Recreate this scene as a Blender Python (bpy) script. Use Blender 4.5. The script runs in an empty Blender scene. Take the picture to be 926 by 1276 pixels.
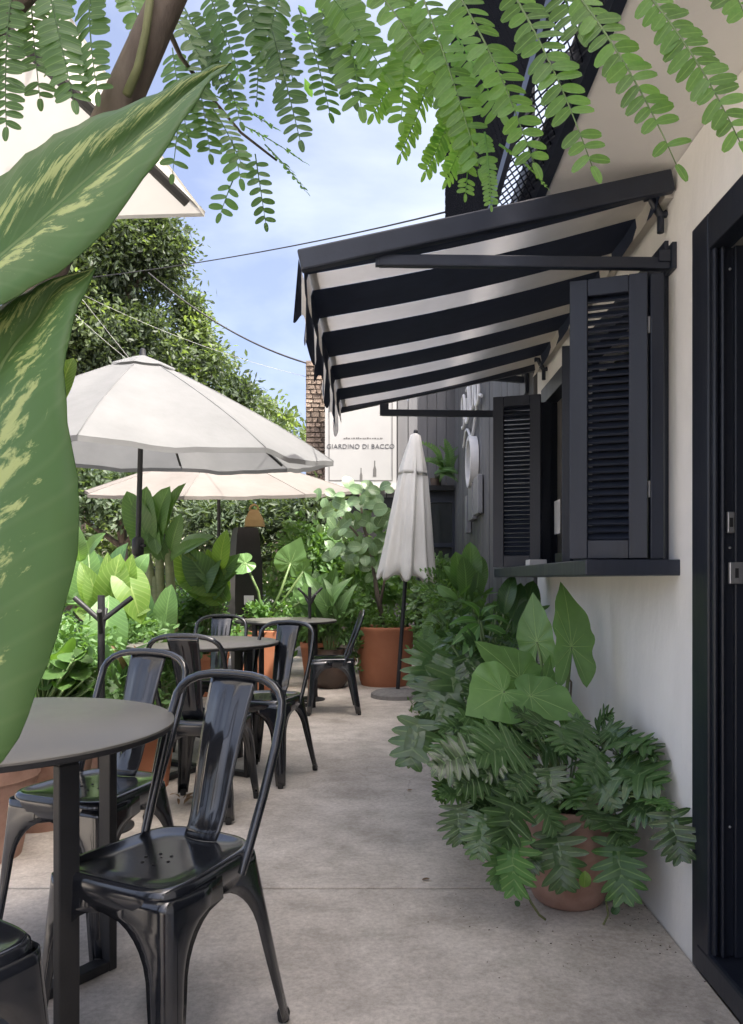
import bpy, bmesh, math, random
import numpy as np
from mathutils import Vector, Matrix

R = math.radians
random.seed(7)
rng = np.random.default_rng(11)
sc = bpy.context.scene
COL = sc.collection

# ------------------------------------------------------------------ camera, sky, sun, exposure
F, CX, CY, H = 947.0, 480.0, 722.0, 1.1
cam_d = bpy.data.cameras.new("camera")
cam = bpy.data.objects.new("camera", cam_d)
COL.objects.link(cam)
cam.location = (0, 0, H)
cam.rotation_euler = (R(90), 0, 0)
cam_d.sensor_fit = 'VERTICAL'
cam_d.sensor_height = 36.0
cam_d.lens = F / 1276 * 36.0
cam_d.shift_x = (463 - CX) / 1276
cam_d.shift_y = (CY - 638) / 1276
cam_d.clip_start = 0.02
cam_d.clip_end = 2000
sc.camera = cam

SUN_EL = 58
sx, sy = 0.8, -0.6
sun_dir = Vector((sx * math.cos(R(SUN_EL)), sy * math.cos(R(SUN_EL)), math.sin(R(SUN_EL))))
world = bpy.data.worlds.new("World")
sc.world = world
world.use_nodes = True
wn, wl = world.node_tree.nodes, world.node_tree.links
wn.clear()
w_out = wn.new('ShaderNodeOutputWorld')
w_bg = wn.new('ShaderNodeBackground')
w_sky = wn.new('ShaderNodeTexSky')
w_sky.sky_type = 'NISHITA'
w_sky.sun_disc = False
w_sky.sun_elevation = R(SUN_EL)
w_sky.sun_rotation = math.atan2(sx, sy)
w_sky.air_density = 0.45
w_sky.dust_density = 8.0
w_sky.ozone_density = 1.6
w_tc = wn.new('ShaderNodeTexCoord')
w_map = wn.new('ShaderNodeMapping')
w_map.inputs['Scale'].default_value = (1.0, 1.0, 2.6)
w_map.inputs['Location'].default_value = (3.1, 0.4, 0.2)
w_noise = wn.new('ShaderNodeTexNoise')
w_noise.inputs['Scale'].default_value = 1.7
w_noise.inputs['Detail'].default_value = 9
w_noise.inputs['Roughness'].default_value = 0.52
w_noise.inputs['Distortion'].default_value = 0.35
w_ramp = wn.new('ShaderNodeValToRGB')
w_ramp.color_ramp.elements[0].position = 0.46
w_ramp.color_ramp.elements[0].color = (0.0, 0.0, 0.0, 1)
w_ramp.color_ramp.elements[1].position = 0.68
w_ramp.color_ramp.elements[1].color = (0.36, 0.36, 0.36, 1)
w_mix = wn.new('ShaderNodeMixRGB')
w_mix.inputs[2].default_value = (2.9, 3.05, 3.25, 1)
wl.new(w_tc.outputs['Generated'], w_map.inputs['Vector'])
wl.new(w_map.outputs['Vector'], w_noise.inputs['Vector'])
wl.new(w_noise.outputs['Fac'], w_ramp.inputs['Fac'])
wl.new(w_ramp.outputs['Color'], w_mix.inputs[0])
wl.new(w_sky.outputs['Color'], w_mix.inputs[1])
wl.new(w_mix.outputs['Color'], w_bg.inputs['Color'])
w_bg.inputs['Strength'].default_value = 0.13
wl.new(w_bg.outputs['Background'], w_out.inputs['Surface'])

sun_d = bpy.data.lights.new("sun", 'SUN')
sun_d.energy = 2.0
sun_d.angle = R(0.5)
sun_d.color = (1.0, 0.95, 0.87)
sun = bpy.data.objects.new("sun", sun_d)
sun.rotation_euler = sun_dir.to_track_quat('Z', 'Y').to_euler()
sun.location = (6, -6, 12)
COL.objects.link(sun)

sc.view_settings.view_transform = 'Standard'
sc.view_settings.look = 'None'
sc.view_settings.gamma = 1.0
sc.view_settings.use_curve_mapping = False
sc.view_settings.exposure = 2.27
sc.view_settings.use_white_balance = True
sc.view_settings.white_balance_temperature = 6600
sc.view_settings.white_balance_tint = 9

# ------------------------------------------------------------------ helpers
I4 = Matrix.Identity(4)
W = {}


def P(px, py, Y):
    """point seen at photograph pixel (px, py) at distance Y"""
    return Vector(((px - CX) * Y / F, Y, H - (py - CY) * Y / F))


def mk(name, mesh, mat=None, parent=None, M=None):
    o = bpy.data.objects.new(name, mesh)
    if mat is not None and len(mesh.materials) == 0:
        mesh.materials.append(mat)
    COL.objects.link(o)
    M = M if M is not None else I4
    W[o.name] = M
    if parent is not None:
        o.parent = parent
        o.matrix_basis = W[parent.name].inverted() @ M
    else:
        o.matrix_basis = M
    return o


def tag(o, label=None, cat=None, group=None, kind=None):
    if label: o['label'] = label
    if cat: o['category'] = cat
    if group: o['group'] = group
    if kind: o['kind'] = kind
    return o


def thing(name, label, cat, loc, rotz=0.0, group=None):
    o = bpy.data.objects.new(name, None)
    o.empty_display_size = 0.1
    COL.objects.link(o)
    M = Matrix.Translation(Vector(loc)) @ Matrix.Rotation(rotz, 4, 'Z')
    o.matrix_basis = M
    W[o.name] = M
    return tag(o, label, cat, group)


def copy_tree(o, parent=None):
    c = o.copy()
    COL.objects.link(c)
    if parent is not None:
        c.parent = parent
        c.matrix_basis = o.matrix_basis.copy()
    for ch in list(o.children):
        copy_tree(ch, c)
    return c


class MB:
    def __init__(s):
        s.v, s.f, s.uv = [], [], []

    def add(s, vs, fs, uvs=None):
        b = len(s.v)
        s.v += [tuple(p) for p in vs]
        s.f += [tuple(i + b for i in f) for f in fs]
        s.uv += (uvs if uvs is not None else [(0.5, 0.5)] * len(vs))
        return s

    def box(s, lo, hi):
        x0, y0, z0 = lo; x1, y1, z1 = hi
        return s.add([(x0, y0, z0), (x1, y0, z0), (x1, y1, z0), (x0, y1, z0), (x0, y0, z1), (x1, y0, z1), (x1, y1, z1), (x0, y1, z1)],
                     [(0, 3, 2, 1), (4, 5, 6, 7), (0, 1, 5, 4), (1, 2, 6, 5), (2, 3, 7, 6), (3, 0, 4, 7)])

    def bar(s, a, b, w, h, up=(0, 0, 1)):
        a, b = Vector(a), Vector(b)
        y = (b - a).normalized()
        x = y.cross(Vector(up))
        if x.length < 1e-4: x = y.cross(Vector((1, 0, 0)))
        x.normalize(); z = x.cross(y)
        vs = []
        for p in (a, b):
            for sx_, sz_ in ((-1, -1), (1, -1), (1, 1), (-1, 1)):
                vs.append(p + x * sx_ * w / 2 + z * sz_ * h / 2)
        return s.add(vs, [(0, 1, 2, 3), (7, 6, 5, 4), (0, 4, 5, 1), (1, 5, 6, 2), (2, 6, 7, 3), (3, 7, 4, 0)])

    def tube(s, pts, rad, n=8, cap=True):
        pts = [Vector(p) for p in pts]
        if not hasattr(rad, '__len__'): rad = [rad] * len(pts)
        t = (pts[1] - pts[0]).normalized()
        x = t.cross(Vector((0.31, 0.17, 0.93)))
        if x.length < 1e-3: x = t.cross(Vector((1, 0, 0)))
        x.normalize()
        vs = []
        for i, p in enumerate(pts):
            a = pts[max(i - 1, 0)]; b = pts[min(i + 1, len(pts) - 1)]
            t = (b - a).normalized()
            x = (x - t * x.dot(t)).normalized()
            y = t.cross(x)
            for k in range(n):
                an = 2 * math.pi * k / n
                vs.append(p + (x * math.cos(an) + y * math.sin(an)) * rad[i])
        fs = []
        for i in range(len(pts) - 1):
            for k in range(n):
                a = i * n + k; b = i * n + (k + 1) % n
                fs.append((a, b, b + n, a + n))
        if cap:
            fs.append(tuple(range(n - 1, -1, -1)))
            fs.append(tuple(range((len(pts) - 1) * n, len(pts) * n)))
        uvs = [(k / n, i / (len(pts) - 1)) for i in range(len(pts)) for k in range(n)]
        return s.add(vs, fs, uvs)

    def lathe(s, prof, c=(0, 0, 0), n=28, wob=None):
        vs, uvs = [], []
        for i, (r, z) in enumerate(prof):
            for k in range(n):
                an = 2 * math.pi * k / n
                rr = r * (wob(an, i / (len(prof) - 1)) if wob else 1)
                vs.append((c[0] + rr * math.cos(an), c[1] + rr * math.sin(an), c[2] + z))
                uvs.append((k / n, i / (len(prof) - 1)))
        fs = []
        for i in range(len(prof) - 1):
            for k in range(n):
                a = i * n + k; b = i * n + (k + 1) % n
                fs.append((a, b, b + n, a + n))
        return s.add(vs, fs, uvs)

    def grid(s, rows, uvs=None):
        """rows: list of equal-length lists of points"""
        n = len(rows[0]); m = len(rows)
        vs = [p for r in rows for p in r]
        fs = [(i * n + j, i * n + j + 1, (i + 1) * n + j + 1, (i + 1) * n + j) for i in range(m - 1) for j in range(n - 1)]
        if uvs is None:
            uvs = [(j / max(n - 1, 1), i / max(m - 1, 1)) for i in range(m) for j in range(n)]
        return s.add(vs, fs, uvs)

    def mesh(s, name, smooth=False, angle=None):
        me = bpy.data.meshes.new(name)
        me.from_pydata(s.v, [], s.f)
        uvl = me.uv_layers.new(name="UVMap")
        li = np.empty(len(me.loops), dtype=np.int32)
        me.loops.foreach_get('vertex_index', li)
        uvl.data.foreach_set('uv', np.array(s.uv, dtype=np.float32)[li].ravel())
        if smooth:
            me.polygons.foreach_set('use_smooth', [True] * len(me.polygons))
            if angle is not None:
                me.set_sharp_from_angle(angle=R(angle))
        me.update()
        return me


def bevelled(o, w, seg=2):
    m = o.modifiers.new('bevel', 'BEVEL'); m.width = w; m.segments = seg; m.limit_method = 'ANGLE'; m.angle_limit = R(40)
    return o


def solid(o, t, off=-1):
    m = o.modifiers.new('thickness', 'SOLIDIFY'); m.thickness = t; m.offset = off
    return o


# ------------------------------------------------------------------ materials
def newmat(name):
    m = bpy.data.materials.new(name)
    m.use_nodes = True
    nt = m.node_tree
    b = nt.nodes['Principled BSDF']
    return m, nt, b


def N(nt, t, **kw):
    n = nt.nodes.new(t)
    for k, v in kw.items():
        if k in n.inputs: n.inputs[k].default_value = v
        else: setattr(n, k, v)
    return n


def rgb(c): return (c[0], c[1], c[2], 1)


def surf(name, c1, c2, scale=6.0, rough=0.6, bump=0.1, bscale=40.0, metal=0.0, coat=0.0, detail=6, stretch=None, spec=None, rvar=0.0, bdist=0.01, per_obj=0.0):
    m, nt, b = newmat(name)
    tc = N(nt, 'ShaderNodeTexCoord')
    mp = N(nt, 'ShaderNodeMapping')
    if stretch: mp.inputs['Scale'].default_value = stretch
    nt.links.new(tc.outputs['Object'], mp.inputs['Vector'])
    n1 = N(nt, 'ShaderNodeTexNoise', Scale=scale, Detail=detail, Roughness=0.6)
    nt.links.new(mp.outputs['Vector'], n1.inputs['Vector'])
    r = N(nt, 'ShaderNodeValToRGB')
    r.color_ramp.elements[0].position = 0.3; r.color_ramp.elements[0].color = rgb(c1)
    r.color_ramp.elements[1].position = 0.7; r.color_ramp.elements[1].color = rgb(c2)
    nt.links.new(n1.outputs['Fac'], r.inputs['Fac'])
    colout = r.outputs['Color']
    if per_obj:
        oi = N(nt, 'ShaderNodeObjectInfo')
        mr = N(nt, 'ShaderNodeMapRange'); mr.inputs['To Min'].default_value = 1 - per_obj; mr.inputs['To Max'].default_value = 1 + per_obj
        nt.links.new(oi.outputs['Random'], mr.inputs['Value'])
        mx = N(nt, 'ShaderNodeMixRGB', blend_type='MULTIPLY'); mx.inputs[0].default_value = 1
        nt.links.new(colout, mx.inputs[1]); nt.links.new(mr.outputs['Result'], mx.inputs[2])
        colout = mx.outputs['Color']
    nt.links.new(colout, b.inputs['Base Color'])
    b.inputs['Roughness'].default_value = rough
    b.inputs['Metallic'].default_value = metal
    b.inputs['Coat Weight'].default_value = coat
    b.inputs['Coat Roughness'].default_value = 0.12
    if spec is not None: b.inputs['Specular IOR Level'].default_value = spec
    if rvar:
        mr = N(nt, 'ShaderNodeMapRange'); mr.inputs['To Min'].default_value = rough - rvar; mr.inputs['To Max'].default_value = rough + rvar
        nt.links.new(n1.outputs['Fac'], mr.inputs['Value']); nt.links.new(mr.outputs['Result'], b.inputs['Roughness'])
    if bump:
        n2 = N(nt, 'ShaderNodeTexNoise', Scale=bscale, Detail=6, Roughness=0.6)
        nt.links.new(mp.outputs['Vector'], n2.inputs['Vector'])
        bp = N(nt, 'ShaderNodeBump', Strength=bump, Distance=bdist)
        nt.links.new(n2.outputs['Fac'], bp.inputs['Height'])
        nt.links.new(bp.outputs['Normal'], b.inputs['Normal'])
    return m


def leafmat(name, base, vein, trans=0.35, rough=0.42, side=9.0, lean=1.6, vamt=0.5, var=0.3, mid=0.035, sheen=0.5, blotch=None):
    """leaf with a midrib and side veins drawn from its own UV, variation per leaf, light shining through"""
    m, nt, b = newmat(name)
    L = nt.links.new
    uv = N(nt, 'ShaderNodeUVMap')
    sep = N(nt, 'ShaderNodeSeparateXYZ'); L(uv.outputs['UV'], sep.inputs[0])
    sub = N(nt, 'ShaderNodeMath', operation='SUBTRACT'); sub.inputs[1].default_value = 0.5; L(sep.outputs[0], sub.inputs[0])
    ab = N(nt, 'ShaderNodeMath', operation='ABSOLUTE'); L(sub.outputs[0], ab.inputs[0])
    midm = N(nt, 'ShaderNodeMapRange'); midm.inputs['From Min'].default_value = mid * 0.5; midm.inputs['From Max'].default_value = mid
    midm.inputs['To Min'].default_value = 1; midm.inputs['To Max'].default_value = 0; L(ab.outputs[0], midm.inputs['Value'])
    k1 = N(nt, 'ShaderNodeMath', operation='MULTIPLY'); k1.inputs[1].default_value = side; L(sep.outputs[1], k1.inputs[0])
    k2 = N(nt, 'ShaderNodeMath', operation='MULTIPLY'); k2.inputs[1].default_value = -lean * side * 0.25; L(ab.outputs[0], k2.inputs[0])
    ad = N(nt, 'ShaderNodeMath', operation='ADD'); L(k1.outputs[0], ad.inputs[0]); L(k2.outputs[0], ad.inputs[1])
    fr = N(nt, 'ShaderNodeMath', operation='FRACT'); L(ad.outputs[0], fr.inputs[0])
    s2 = N(nt, 'ShaderNodeMath', operation='SUBTRACT'); s2.inputs[1].default_value = 0.5; L(fr.outputs[0], s2.inputs[0])
    a2 = N(nt, 'ShaderNodeMath', operation='ABSOLUTE'); L(s2.outputs[0], a2.inputs[0])
    sv = N(nt, 'ShaderNodeMapRange'); sv.inputs['From Min'].default_value = 0.02; sv.inputs['From Max'].default_value = 0.16
    sv.inputs['To Min'].default_value = vamt; sv.inputs['To Max'].default_value = 0; L(a2.outputs[0], sv.inputs['Value'])
    mxx = N(nt, 'ShaderNodeMath', operation='MAXIMUM'); L(midm.outputs['Result'], mxx.inputs[0]); L(sv.outputs['Result'], mxx.inputs[1])
    oi = N(nt, 'ShaderNodeObjectInfo')
    tc = N(nt, 'ShaderNodeTexCoord')
    nz = N(nt, 'ShaderNodeTexNoise', Scale=5.0, Detail=4)
    L(tc.outputs['Object'], nz.inputs['Vector'])
    sm = N(nt, 'ShaderNodeMath', operation='ADD'); L(oi.outputs['Random'], sm.inputs[0]); L(nz.outputs['Fac'], sm.inputs[1])
    mr = N(nt, 'ShaderNodeMapRange'); mr.inputs['From Min'].default_value = 0.3; mr.inputs['From Max'].default_value = 1.7
    mr.inputs['To Min'].default_value = 1 - var; mr.inputs['To Max'].default_value = 1 + var; L(sm.outputs[0], mr.inputs['Value'])
    mul = N(nt, 'ShaderNodeMixRGB', blend_type='MULTIPLY'); mul.inputs[0].default_value = 1; mul.inputs[1].default_value = rgb(base)
    L(mr.outputs['Result'], mul.inputs[2])
    col = mul.outputs['Color']
    if blotch:
        mp = N(nt, 'ShaderNodeMapping'); mp.inputs['Scale'].default_value = blotch['scale']
        cmb = N(nt, 'ShaderNodeCombineXYZ'); L(ab.outputs[0], cmb.inputs[0]); L(ad.outputs[0], cmb.inputs[1])
        sg = N(nt, 'ShaderNodeMath', operation='SIGN'); L(sub.outputs[0], sg.inputs[0]); L(sg.outputs[0], cmb.inputs[2])
        L(cmb.outputs[0], mp.inputs['Vector'])
        bn = N(nt, 'ShaderNodeTexNoise', Scale=blotch['noise'], Detail=9, Roughness=0.72, Distortion=0.25); L(mp.outputs['Vector'], bn.inputs['Vector'])
        f1 = N(nt, 'ShaderNodeMath', operation='SUBTRACT'); f1.inputs[1].default_value = 0.2; L(ab.outputs[0], f1.inputs[0])
        f2 = N(nt, 'ShaderNodeMath', operation='ABSOLUTE'); L(f1.outputs[0], f2.inputs[0])
        fall = N(nt, 'ShaderNodeMapRange'); fall.inputs['From Min'].default_value = 0.0; fall.inputs['From Max'].default_value = 0.26
        fall.inputs['To Min'].default_value = 0.07; fall.inputs['To Max'].default_value = -0.17; L(f2.outputs[0], fall.inputs['Value'])
        ad2 = N(nt, 'ShaderNodeMath', operation='ADD'); L(bn.outputs['Fac'], ad2.inputs[0]); L(fall.outputs['Result'], ad2.inputs[1])
        st = N(nt, 'ShaderNodeMapRange'); st.inputs['From Min'].default_value = blotch['thr']; st.inputs['From Max'].default_value = blotch['thr'] + 0.07; L(ad2.outputs[0], st.inputs['Value'])
        bm = N(nt, 'ShaderNodeMixRGB'); L(st.outputs['Result'], bm.inputs[0]); L(col, bm.inputs[1]); bm.inputs[2].default_value = rgb(blotch['color'])
        col = bm.outputs['Color']
    vm = N(nt, 'ShaderNodeMixRGB'); L(mxx.outputs[0], vm.inputs[0]); L(col, vm.inputs[1]); vm.inputs[2].default_value = rgb(vein)
    L(vm.outputs['Color'], b.inputs['Base Color'])
    b.inputs['Roughness'].default_value = rough
    b.inputs['Specular IOR Level'].default_value = sheen
    bp = N(nt, 'ShaderNodeBump', Strength=0.35, Distance=0.003); L(mxx.outputs[0], bp.inputs['Height']); L(bp.outputs['Normal'], b.inputs['Normal'])
    tr = N(nt, 'ShaderNodeBsdfTranslucent')
    g = N(nt, 'ShaderNodeMixRGB', blend_type='MULTIPLY'); g.inputs[0].default_value = 1; L(vm.outputs['Color'], g.inputs[1]); g.inputs[2].default_value = (1.9, 2.0, 0.7, 1)
    L(g.outputs['Color'], tr.inputs['Color'])
    ms = N(nt, 'ShaderNodeMixShader'); ms.inputs[0].default_value = trans
    L(b.outputs['BSDF'], ms.inputs[1]); L(tr.outputs['BSDF'], ms.inputs[2])
    L(ms.outputs[0], nt.nodes['Material Output'].inputs['Surface'])
    return m


def cracks(nt, colsock, scale, width, amt, loc=(0, 0, 0)):
    L = nt.links.new
    tc = N(nt, 'ShaderNodeTexCoord'); mp = N(nt, 'ShaderNodeMapping'); mp.inputs['Location'].default_value = loc
    L(tc.outputs['Object'], mp.inputs['Vector'])
    dn = N(nt, 'ShaderNodeTexNoise', Scale=3.0, Detail=8, Roughness=0.65); L(mp.outputs['Vector'], dn.inputs['Vector'])
    md = N(nt, 'ShaderNodeMixRGB'); md.inputs[0].default_value = 0.16; L(mp.outputs['Vector'], md.inputs[1]); L(dn.outputs['Color'], md.inputs[2])
    vo = N(nt, 'ShaderNodeTexVoronoi', feature='DISTANCE_TO_EDGE', Scale=scale); L(md.outputs['Color'], vo.inputs['Vector'])
    ln = N(nt, 'ShaderNodeMapRange'); ln.inputs['From Min'].default_value = width * 0.3; ln.inputs['From Max'].default_value = width
    ln.inputs['To Min'].default_value = 1; ln.inputs['To Max'].default_value = 0; L(vo.outputs['Distance'], ln.inputs['Value'])
    mk_ = N(nt, 'ShaderNodeTexNoise', Scale=0.9, Detail=3); L(mp.outputs['Vector'], mk_.inputs['Vector'])
    ms = N(nt, 'ShaderNodeMapRange'); ms.inputs['From Min'].default_value = 0.5; ms.inputs['From Max'].default_value = 0.62; ms.inputs['To Max'].default_value = amt; L(mk_.outputs['Fac'], ms.inputs['Value'])
    mu = N(nt, 'ShaderNodeMath', operation='MULTIPLY'); L(ln.outputs['Result'], mu.inputs[0]); L(ms.outputs['Result'], mu.inputs[1])
    out = N(nt, 'ShaderNodeMixRGB'); L(mu.outputs[0], out.inputs[0]); L(colsock, out.inputs[1]); out.inputs[2].default_value = (0.08, 0.075, 0.068, 1)
    return out.outputs['Color']


def concrete():
    m, nt, b = newmat('worn concrete')
    L = nt.links.new
    tc = N(nt, 'ShaderNodeTexCoord')
    mp = N(nt, 'ShaderNodeMapping'); mp.inputs['Scale'].default_value = (0.9, 1.0, 1.0); L(tc.outputs['Object'], mp.inputs['Vector'])
    big = N(nt, 'ShaderNodeTexNoise', Scale=1.3, Detail=8, Roughness=0.62, Distortion=0.3); L(mp.outputs['Vector'], big.inputs['Vector'])
    med = N(nt, 'ShaderNodeTexNoise', Scale=5.0, Detail=12, Roughness=0.72, Distortion=0.3); L(mp.outputs['Vector'], med.inputs['Vector'])
    fine = N(nt, 'ShaderNodeTexNoise', Scale=55.0, Detail=8, Roughness=0.8); L(tc.outputs['Object'], fine.inputs['Vector'])
    r1 = N(nt, 'ShaderNodeValToRGB')
    e = r1.color_ramp.elements
    e[0].position = 0.28; e[0].color = (0.395, 0.36, 0.318, 1)
    e[1].position = 0.72; e[1].color = (0.67, 0.622, 0.56, 1)
    e.new(0.5).color = (0.54, 0.497, 0.443, 1)
    L(big.outputs['Fac'], r1.inputs['Fac'])
    r2 = N(nt, 'ShaderNodeValToRGB')
    r2.color_ramp.elements[0].position = 0.33; r2.color_ramp.elements[0].color = (0.6, 0.585, 0.56, 1)
    r2.color_ramp.elements[1].position = 0.62; r2.color_ramp.elements[1].color = (1.1, 1.1, 1.1, 1)
    L(med.outputs['Fac'], r2.inputs['Fac'])
    mx = N(nt, 'ShaderNodeMixRGB', blend_type='MULTIPLY'); mx.inputs[0].default_value = 0.75; L(r1.outputs['Color'], mx.inputs[1]); L(r2.outputs['Color'], mx.inputs[2])
    r3 = N(nt, 'ShaderNodeValToRGB')
    r3.color_ramp.elements[0].position = 0.35; r3.color_ramp.elements[0].color = (0.62, 0.61, 0.6, 1)
    r3.color_ramp.elements[1].position = 0.65; r3.color_ramp.elements[1].color = (1.12, 1.12, 1.12, 1)
    L(fine.outputs['Fac'], r3.inputs['Fac'])
    mx2 = N(nt, 'ShaderNodeMixRGB', blend_type='MULTIPLY'); mx2.inputs[0].default_value = 0.8; L(mx.outputs['Color'], mx2.inputs[1]); L(r3.outputs['Color'], mx2.inputs[2])
    # scattered dark stains and small pits
    vo = N(nt, 'ShaderNodeTexVoronoi', Scale=3.3); L(tc.outputs['Object'], vo.inputs['Vector'])
    wob = N(nt, 'ShaderNodeMath', operation='ADD'); L(vo.outputs['Distance'], wob.inputs[0])
    wm = N(nt, 'ShaderNodeMath', operation='MULTIPLY'); wm.inputs[1].default_value = 0.25; L(med.outputs['Fac'], wm.inputs[0]); L(wm.outputs[0], wob.inputs[1])
    sp = N(nt, 'ShaderNodeMapRange'); sp.inputs['From Min'].default_value = 0.145; sp.inputs['From Max'].default_value = 0.175; sp.inputs['To Min'].default_value = 0.45; sp.inputs['To Max'].default_value = 0
    L(wob.outputs[0], sp.inputs['Value'])
    mx3 = N(nt, 'ShaderNodeMixRGB'); L(sp.outputs['Result'], mx3.inputs[0]); L(mx2.outputs['Color'], mx3.inputs[1]); mx3.inputs[2].default_value = (0.11, 0.095, 0.08, 1)
    # moss tint
    mo = N(nt, 'ShaderNodeTexNoise', Scale=2.1, Detail=6, Roughness=0.7); mo.inputs['Distortion'].default_value = 0.6
    mpo = N(nt, 'ShaderNodeMapping'); mpo.inputs['Location'].default_value = (7, 3, 0); L(tc.outputs['Object'], mpo.inputs['Vector']); L(mpo.outputs['Vector'], mo.inputs['Vector'])
    mm = N(nt, 'ShaderNodeMapRange'); mm.inputs['From Min'].default_value = 0.55; mm.inputs['From Max'].default_value = 0.75; mm.inputs['To Max'].default_value = 0.35; L(mo.outputs['Fac'], mm.inputs['Value'])
    mx4 = N(nt, 'ShaderNodeMixRGB'); L(mm.outputs['Result'], mx4.inputs[0]); L(mx3.outputs['Color'], mx4.inputs[1]); mx4.inputs[2].default_value = (0.2, 0.2, 0.145, 1)
    L(cracks(nt, mx4.outputs['Color'], 0.8, 0.004, 0.25, (3, 1, 0)), b.inputs['Base Color'])
    b.inputs['Roughness'].default_value = 0.72
    bp = N(nt, 'ShaderNodeBump', Strength=0.25, Distance=0.004); L(med.outputs['Fac'], bp.inputs['Height'])
    bp2 = N(nt, 'ShaderNodeBump', Strength=0.25, Distance=0.002); L(fine.outputs['Fac'], bp2.inputs['Height']); L(bp.outputs['Normal'], bp2.inputs['Normal'])
    L(bp2.outputs['Normal'], b.inputs['Normal'])
    return m


def through(m, amt, tint=(1, 1, 1)):
    nt = m.node_tree; b = nt.nodes['Principled BSDF']
    tr = N(nt, 'ShaderNodeBsdfTranslucent')
    src = b.inputs['Base Color'].links[0].from_socket
    g = N(nt, 'ShaderNodeMixRGB', blend_type='MULTIPLY'); g.inputs[0].default_value = 1; g.inputs[2].default_value = rgb(tint)
    nt.links.new(src, g.inputs[1]); nt.links.new(g.outputs['Color'], tr.inputs['Color'])
    ms = N(nt, 'ShaderNodeMixShader'); ms.inputs[0].default_value = amt
    nt.links.new(b.outputs['BSDF'], ms.inputs[1]); nt.links.new(tr.outputs['BSDF'], ms.inputs[2])
    nt.links.new(ms.outputs[0], nt.nodes['Material Output'].inputs['Surface'])
    return m


M = {}
M['concrete'] = concrete()
M['plaster'] = surf('white plaster', (0.68, 0.67, 0.645), (0.81, 0.80, 0.775), scale=2.6, rough=0.85, bump=0.5, bscale=11, bdist=0.012, detail=10, stretch=(1, 1, 0.45))
M['soffit'] = surf('soffit plaster', (0.72, 0.705, 0.67), (0.79, 0.775, 0.74), scale=1.5, rough=0.9, bump=0.1)
M['navy_wood'] = surf('dark painted wood', (0.012, 0.0165, 0.029), (0.02, 0.0265, 0.044), scale=14, rough=0.42, bump=0.12, bscale=30, stretch=(1, 1, 0.15), rvar=0.1)
M['door_paint'] = surf('black door paint', (0.008, 0.0105, 0.018), (0.014, 0.0175, 0.027), scale=9, rough=0.36, bump=0.1, bscale=24, stretch=(1, 1, 0.2))
M['navy_metal'] = surf('navy painted steel', (0.011, 0.015, 0.027), (0.018, 0.024, 0.04), scale=10, rough=0.4, bump=0.06, bscale=60)
M['mesh_metal'] = surf('dark navy expanded metal', (0.005, 0.007, 0.014), (0.008, 0.011, 0.02), scale=10, rough=0.7, bump=0, spec=0.15)
M['chair'] = surf('glossy black lacquered steel', (0.008, 0.0095, 0.013), (0.013, 0.015, 0.02), scale=7, rough=0.17, bump=0.06, bscale=12, coat=0.7, rvar=0.08, spec=0.6)
M['tabletop'] = surf('grey laminate', (0.135, 0.13, 0.117), (0.158, 0.152, 0.137), scale=7, rough=0.42, bump=0.04, bscale=120, rvar=0.12)
M['tableedge'] = surf('black laminate edge', (0.012, 0.012, 0.013), (0.018, 0.018, 0.02), rough=0.5, bump=0.03)
M['blackmetal'] = surf('matt black powder coat', (0.012, 0.0125, 0.014), (0.02, 0.0205, 0.023), scale=12, rough=0.5, bump=0.08, bscale=150)
M['navy_cloth'] = surf('navy awning cloth', (0.014, 0.023, 0.052), (0.02, 0.031, 0.066), scale=12, rough=0.85, bump=0.15, bscale=300, bdist=0.002)
M['white_cloth'] = surf('off white awning cloth', (0.70, 0.67, 0.62), (0.78, 0.75, 0.70), scale=9, rough=0.85, bump=0.15, bscale=300, bdist=0.002)
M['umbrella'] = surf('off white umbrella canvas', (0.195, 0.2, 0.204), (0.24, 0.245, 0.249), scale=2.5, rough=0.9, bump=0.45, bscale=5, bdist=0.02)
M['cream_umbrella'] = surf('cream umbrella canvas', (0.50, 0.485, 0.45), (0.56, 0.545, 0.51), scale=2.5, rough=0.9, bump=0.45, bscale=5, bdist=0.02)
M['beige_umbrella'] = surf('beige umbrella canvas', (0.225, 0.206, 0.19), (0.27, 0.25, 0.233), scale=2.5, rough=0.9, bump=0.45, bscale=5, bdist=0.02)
M['grey_umbrella'] = surf('weathered white umbrella canvas', (0.62, 0.62, 0.59), (0.78, 0.78, 0.75), scale=7, rough=0.9, bump=0.12, bscale=220, bdist=0.002, stretch=(1, 1, 0.25))
through(M['white_cloth'], 0.45); through(M['umbrella'], 0.42); through(M['cream_umbrella'], 0.5); through(M['beige_umbrella'], 0.4); through(M['grey_umbrella'], 0.25)
M['terracotta'] = surf('terracotta', (0.26, 0.14, 0.10), (0.50, 0.32, 0.25), scale=6, rough=0.8, bump=0.2, bscale=30, bdist=0.005, detail=9)
M['terra_new'] = surf('orange terracotta', (0.34, 0.125, 0.06), (0.41, 0.165, 0.085), scale=4, rough=0.78, bump=0.12, bscale=30, bdist=0.004)
M['brown_pot'] = surf('brown glazed clay', (0.045, 0.03, 0.024), (0.085, 0.055, 0.04), scale=6, rough=0.45, bump=0.1)
M['soil'] = surf('potting soil', (0.02, 0.014, 0.01), (0.05, 0.036, 0.026), scale=40, rough=0.95, bump=0.8, bscale=60, bdist=0.02)
M['ground'] = surf('earth', (0.16, 0.14, 0.11), (0.26, 0.235, 0.195), scale=2, rough=0.95, bump=0.5, bscale=12, bdist=0.03)
M['asphalt'] = surf('asphalt', (0.045, 0.045, 0.046), (0.07, 0.069, 0.068), scale=20, rough=0.85, bump=0.4, bscale=120, bdist=0.006)
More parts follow.
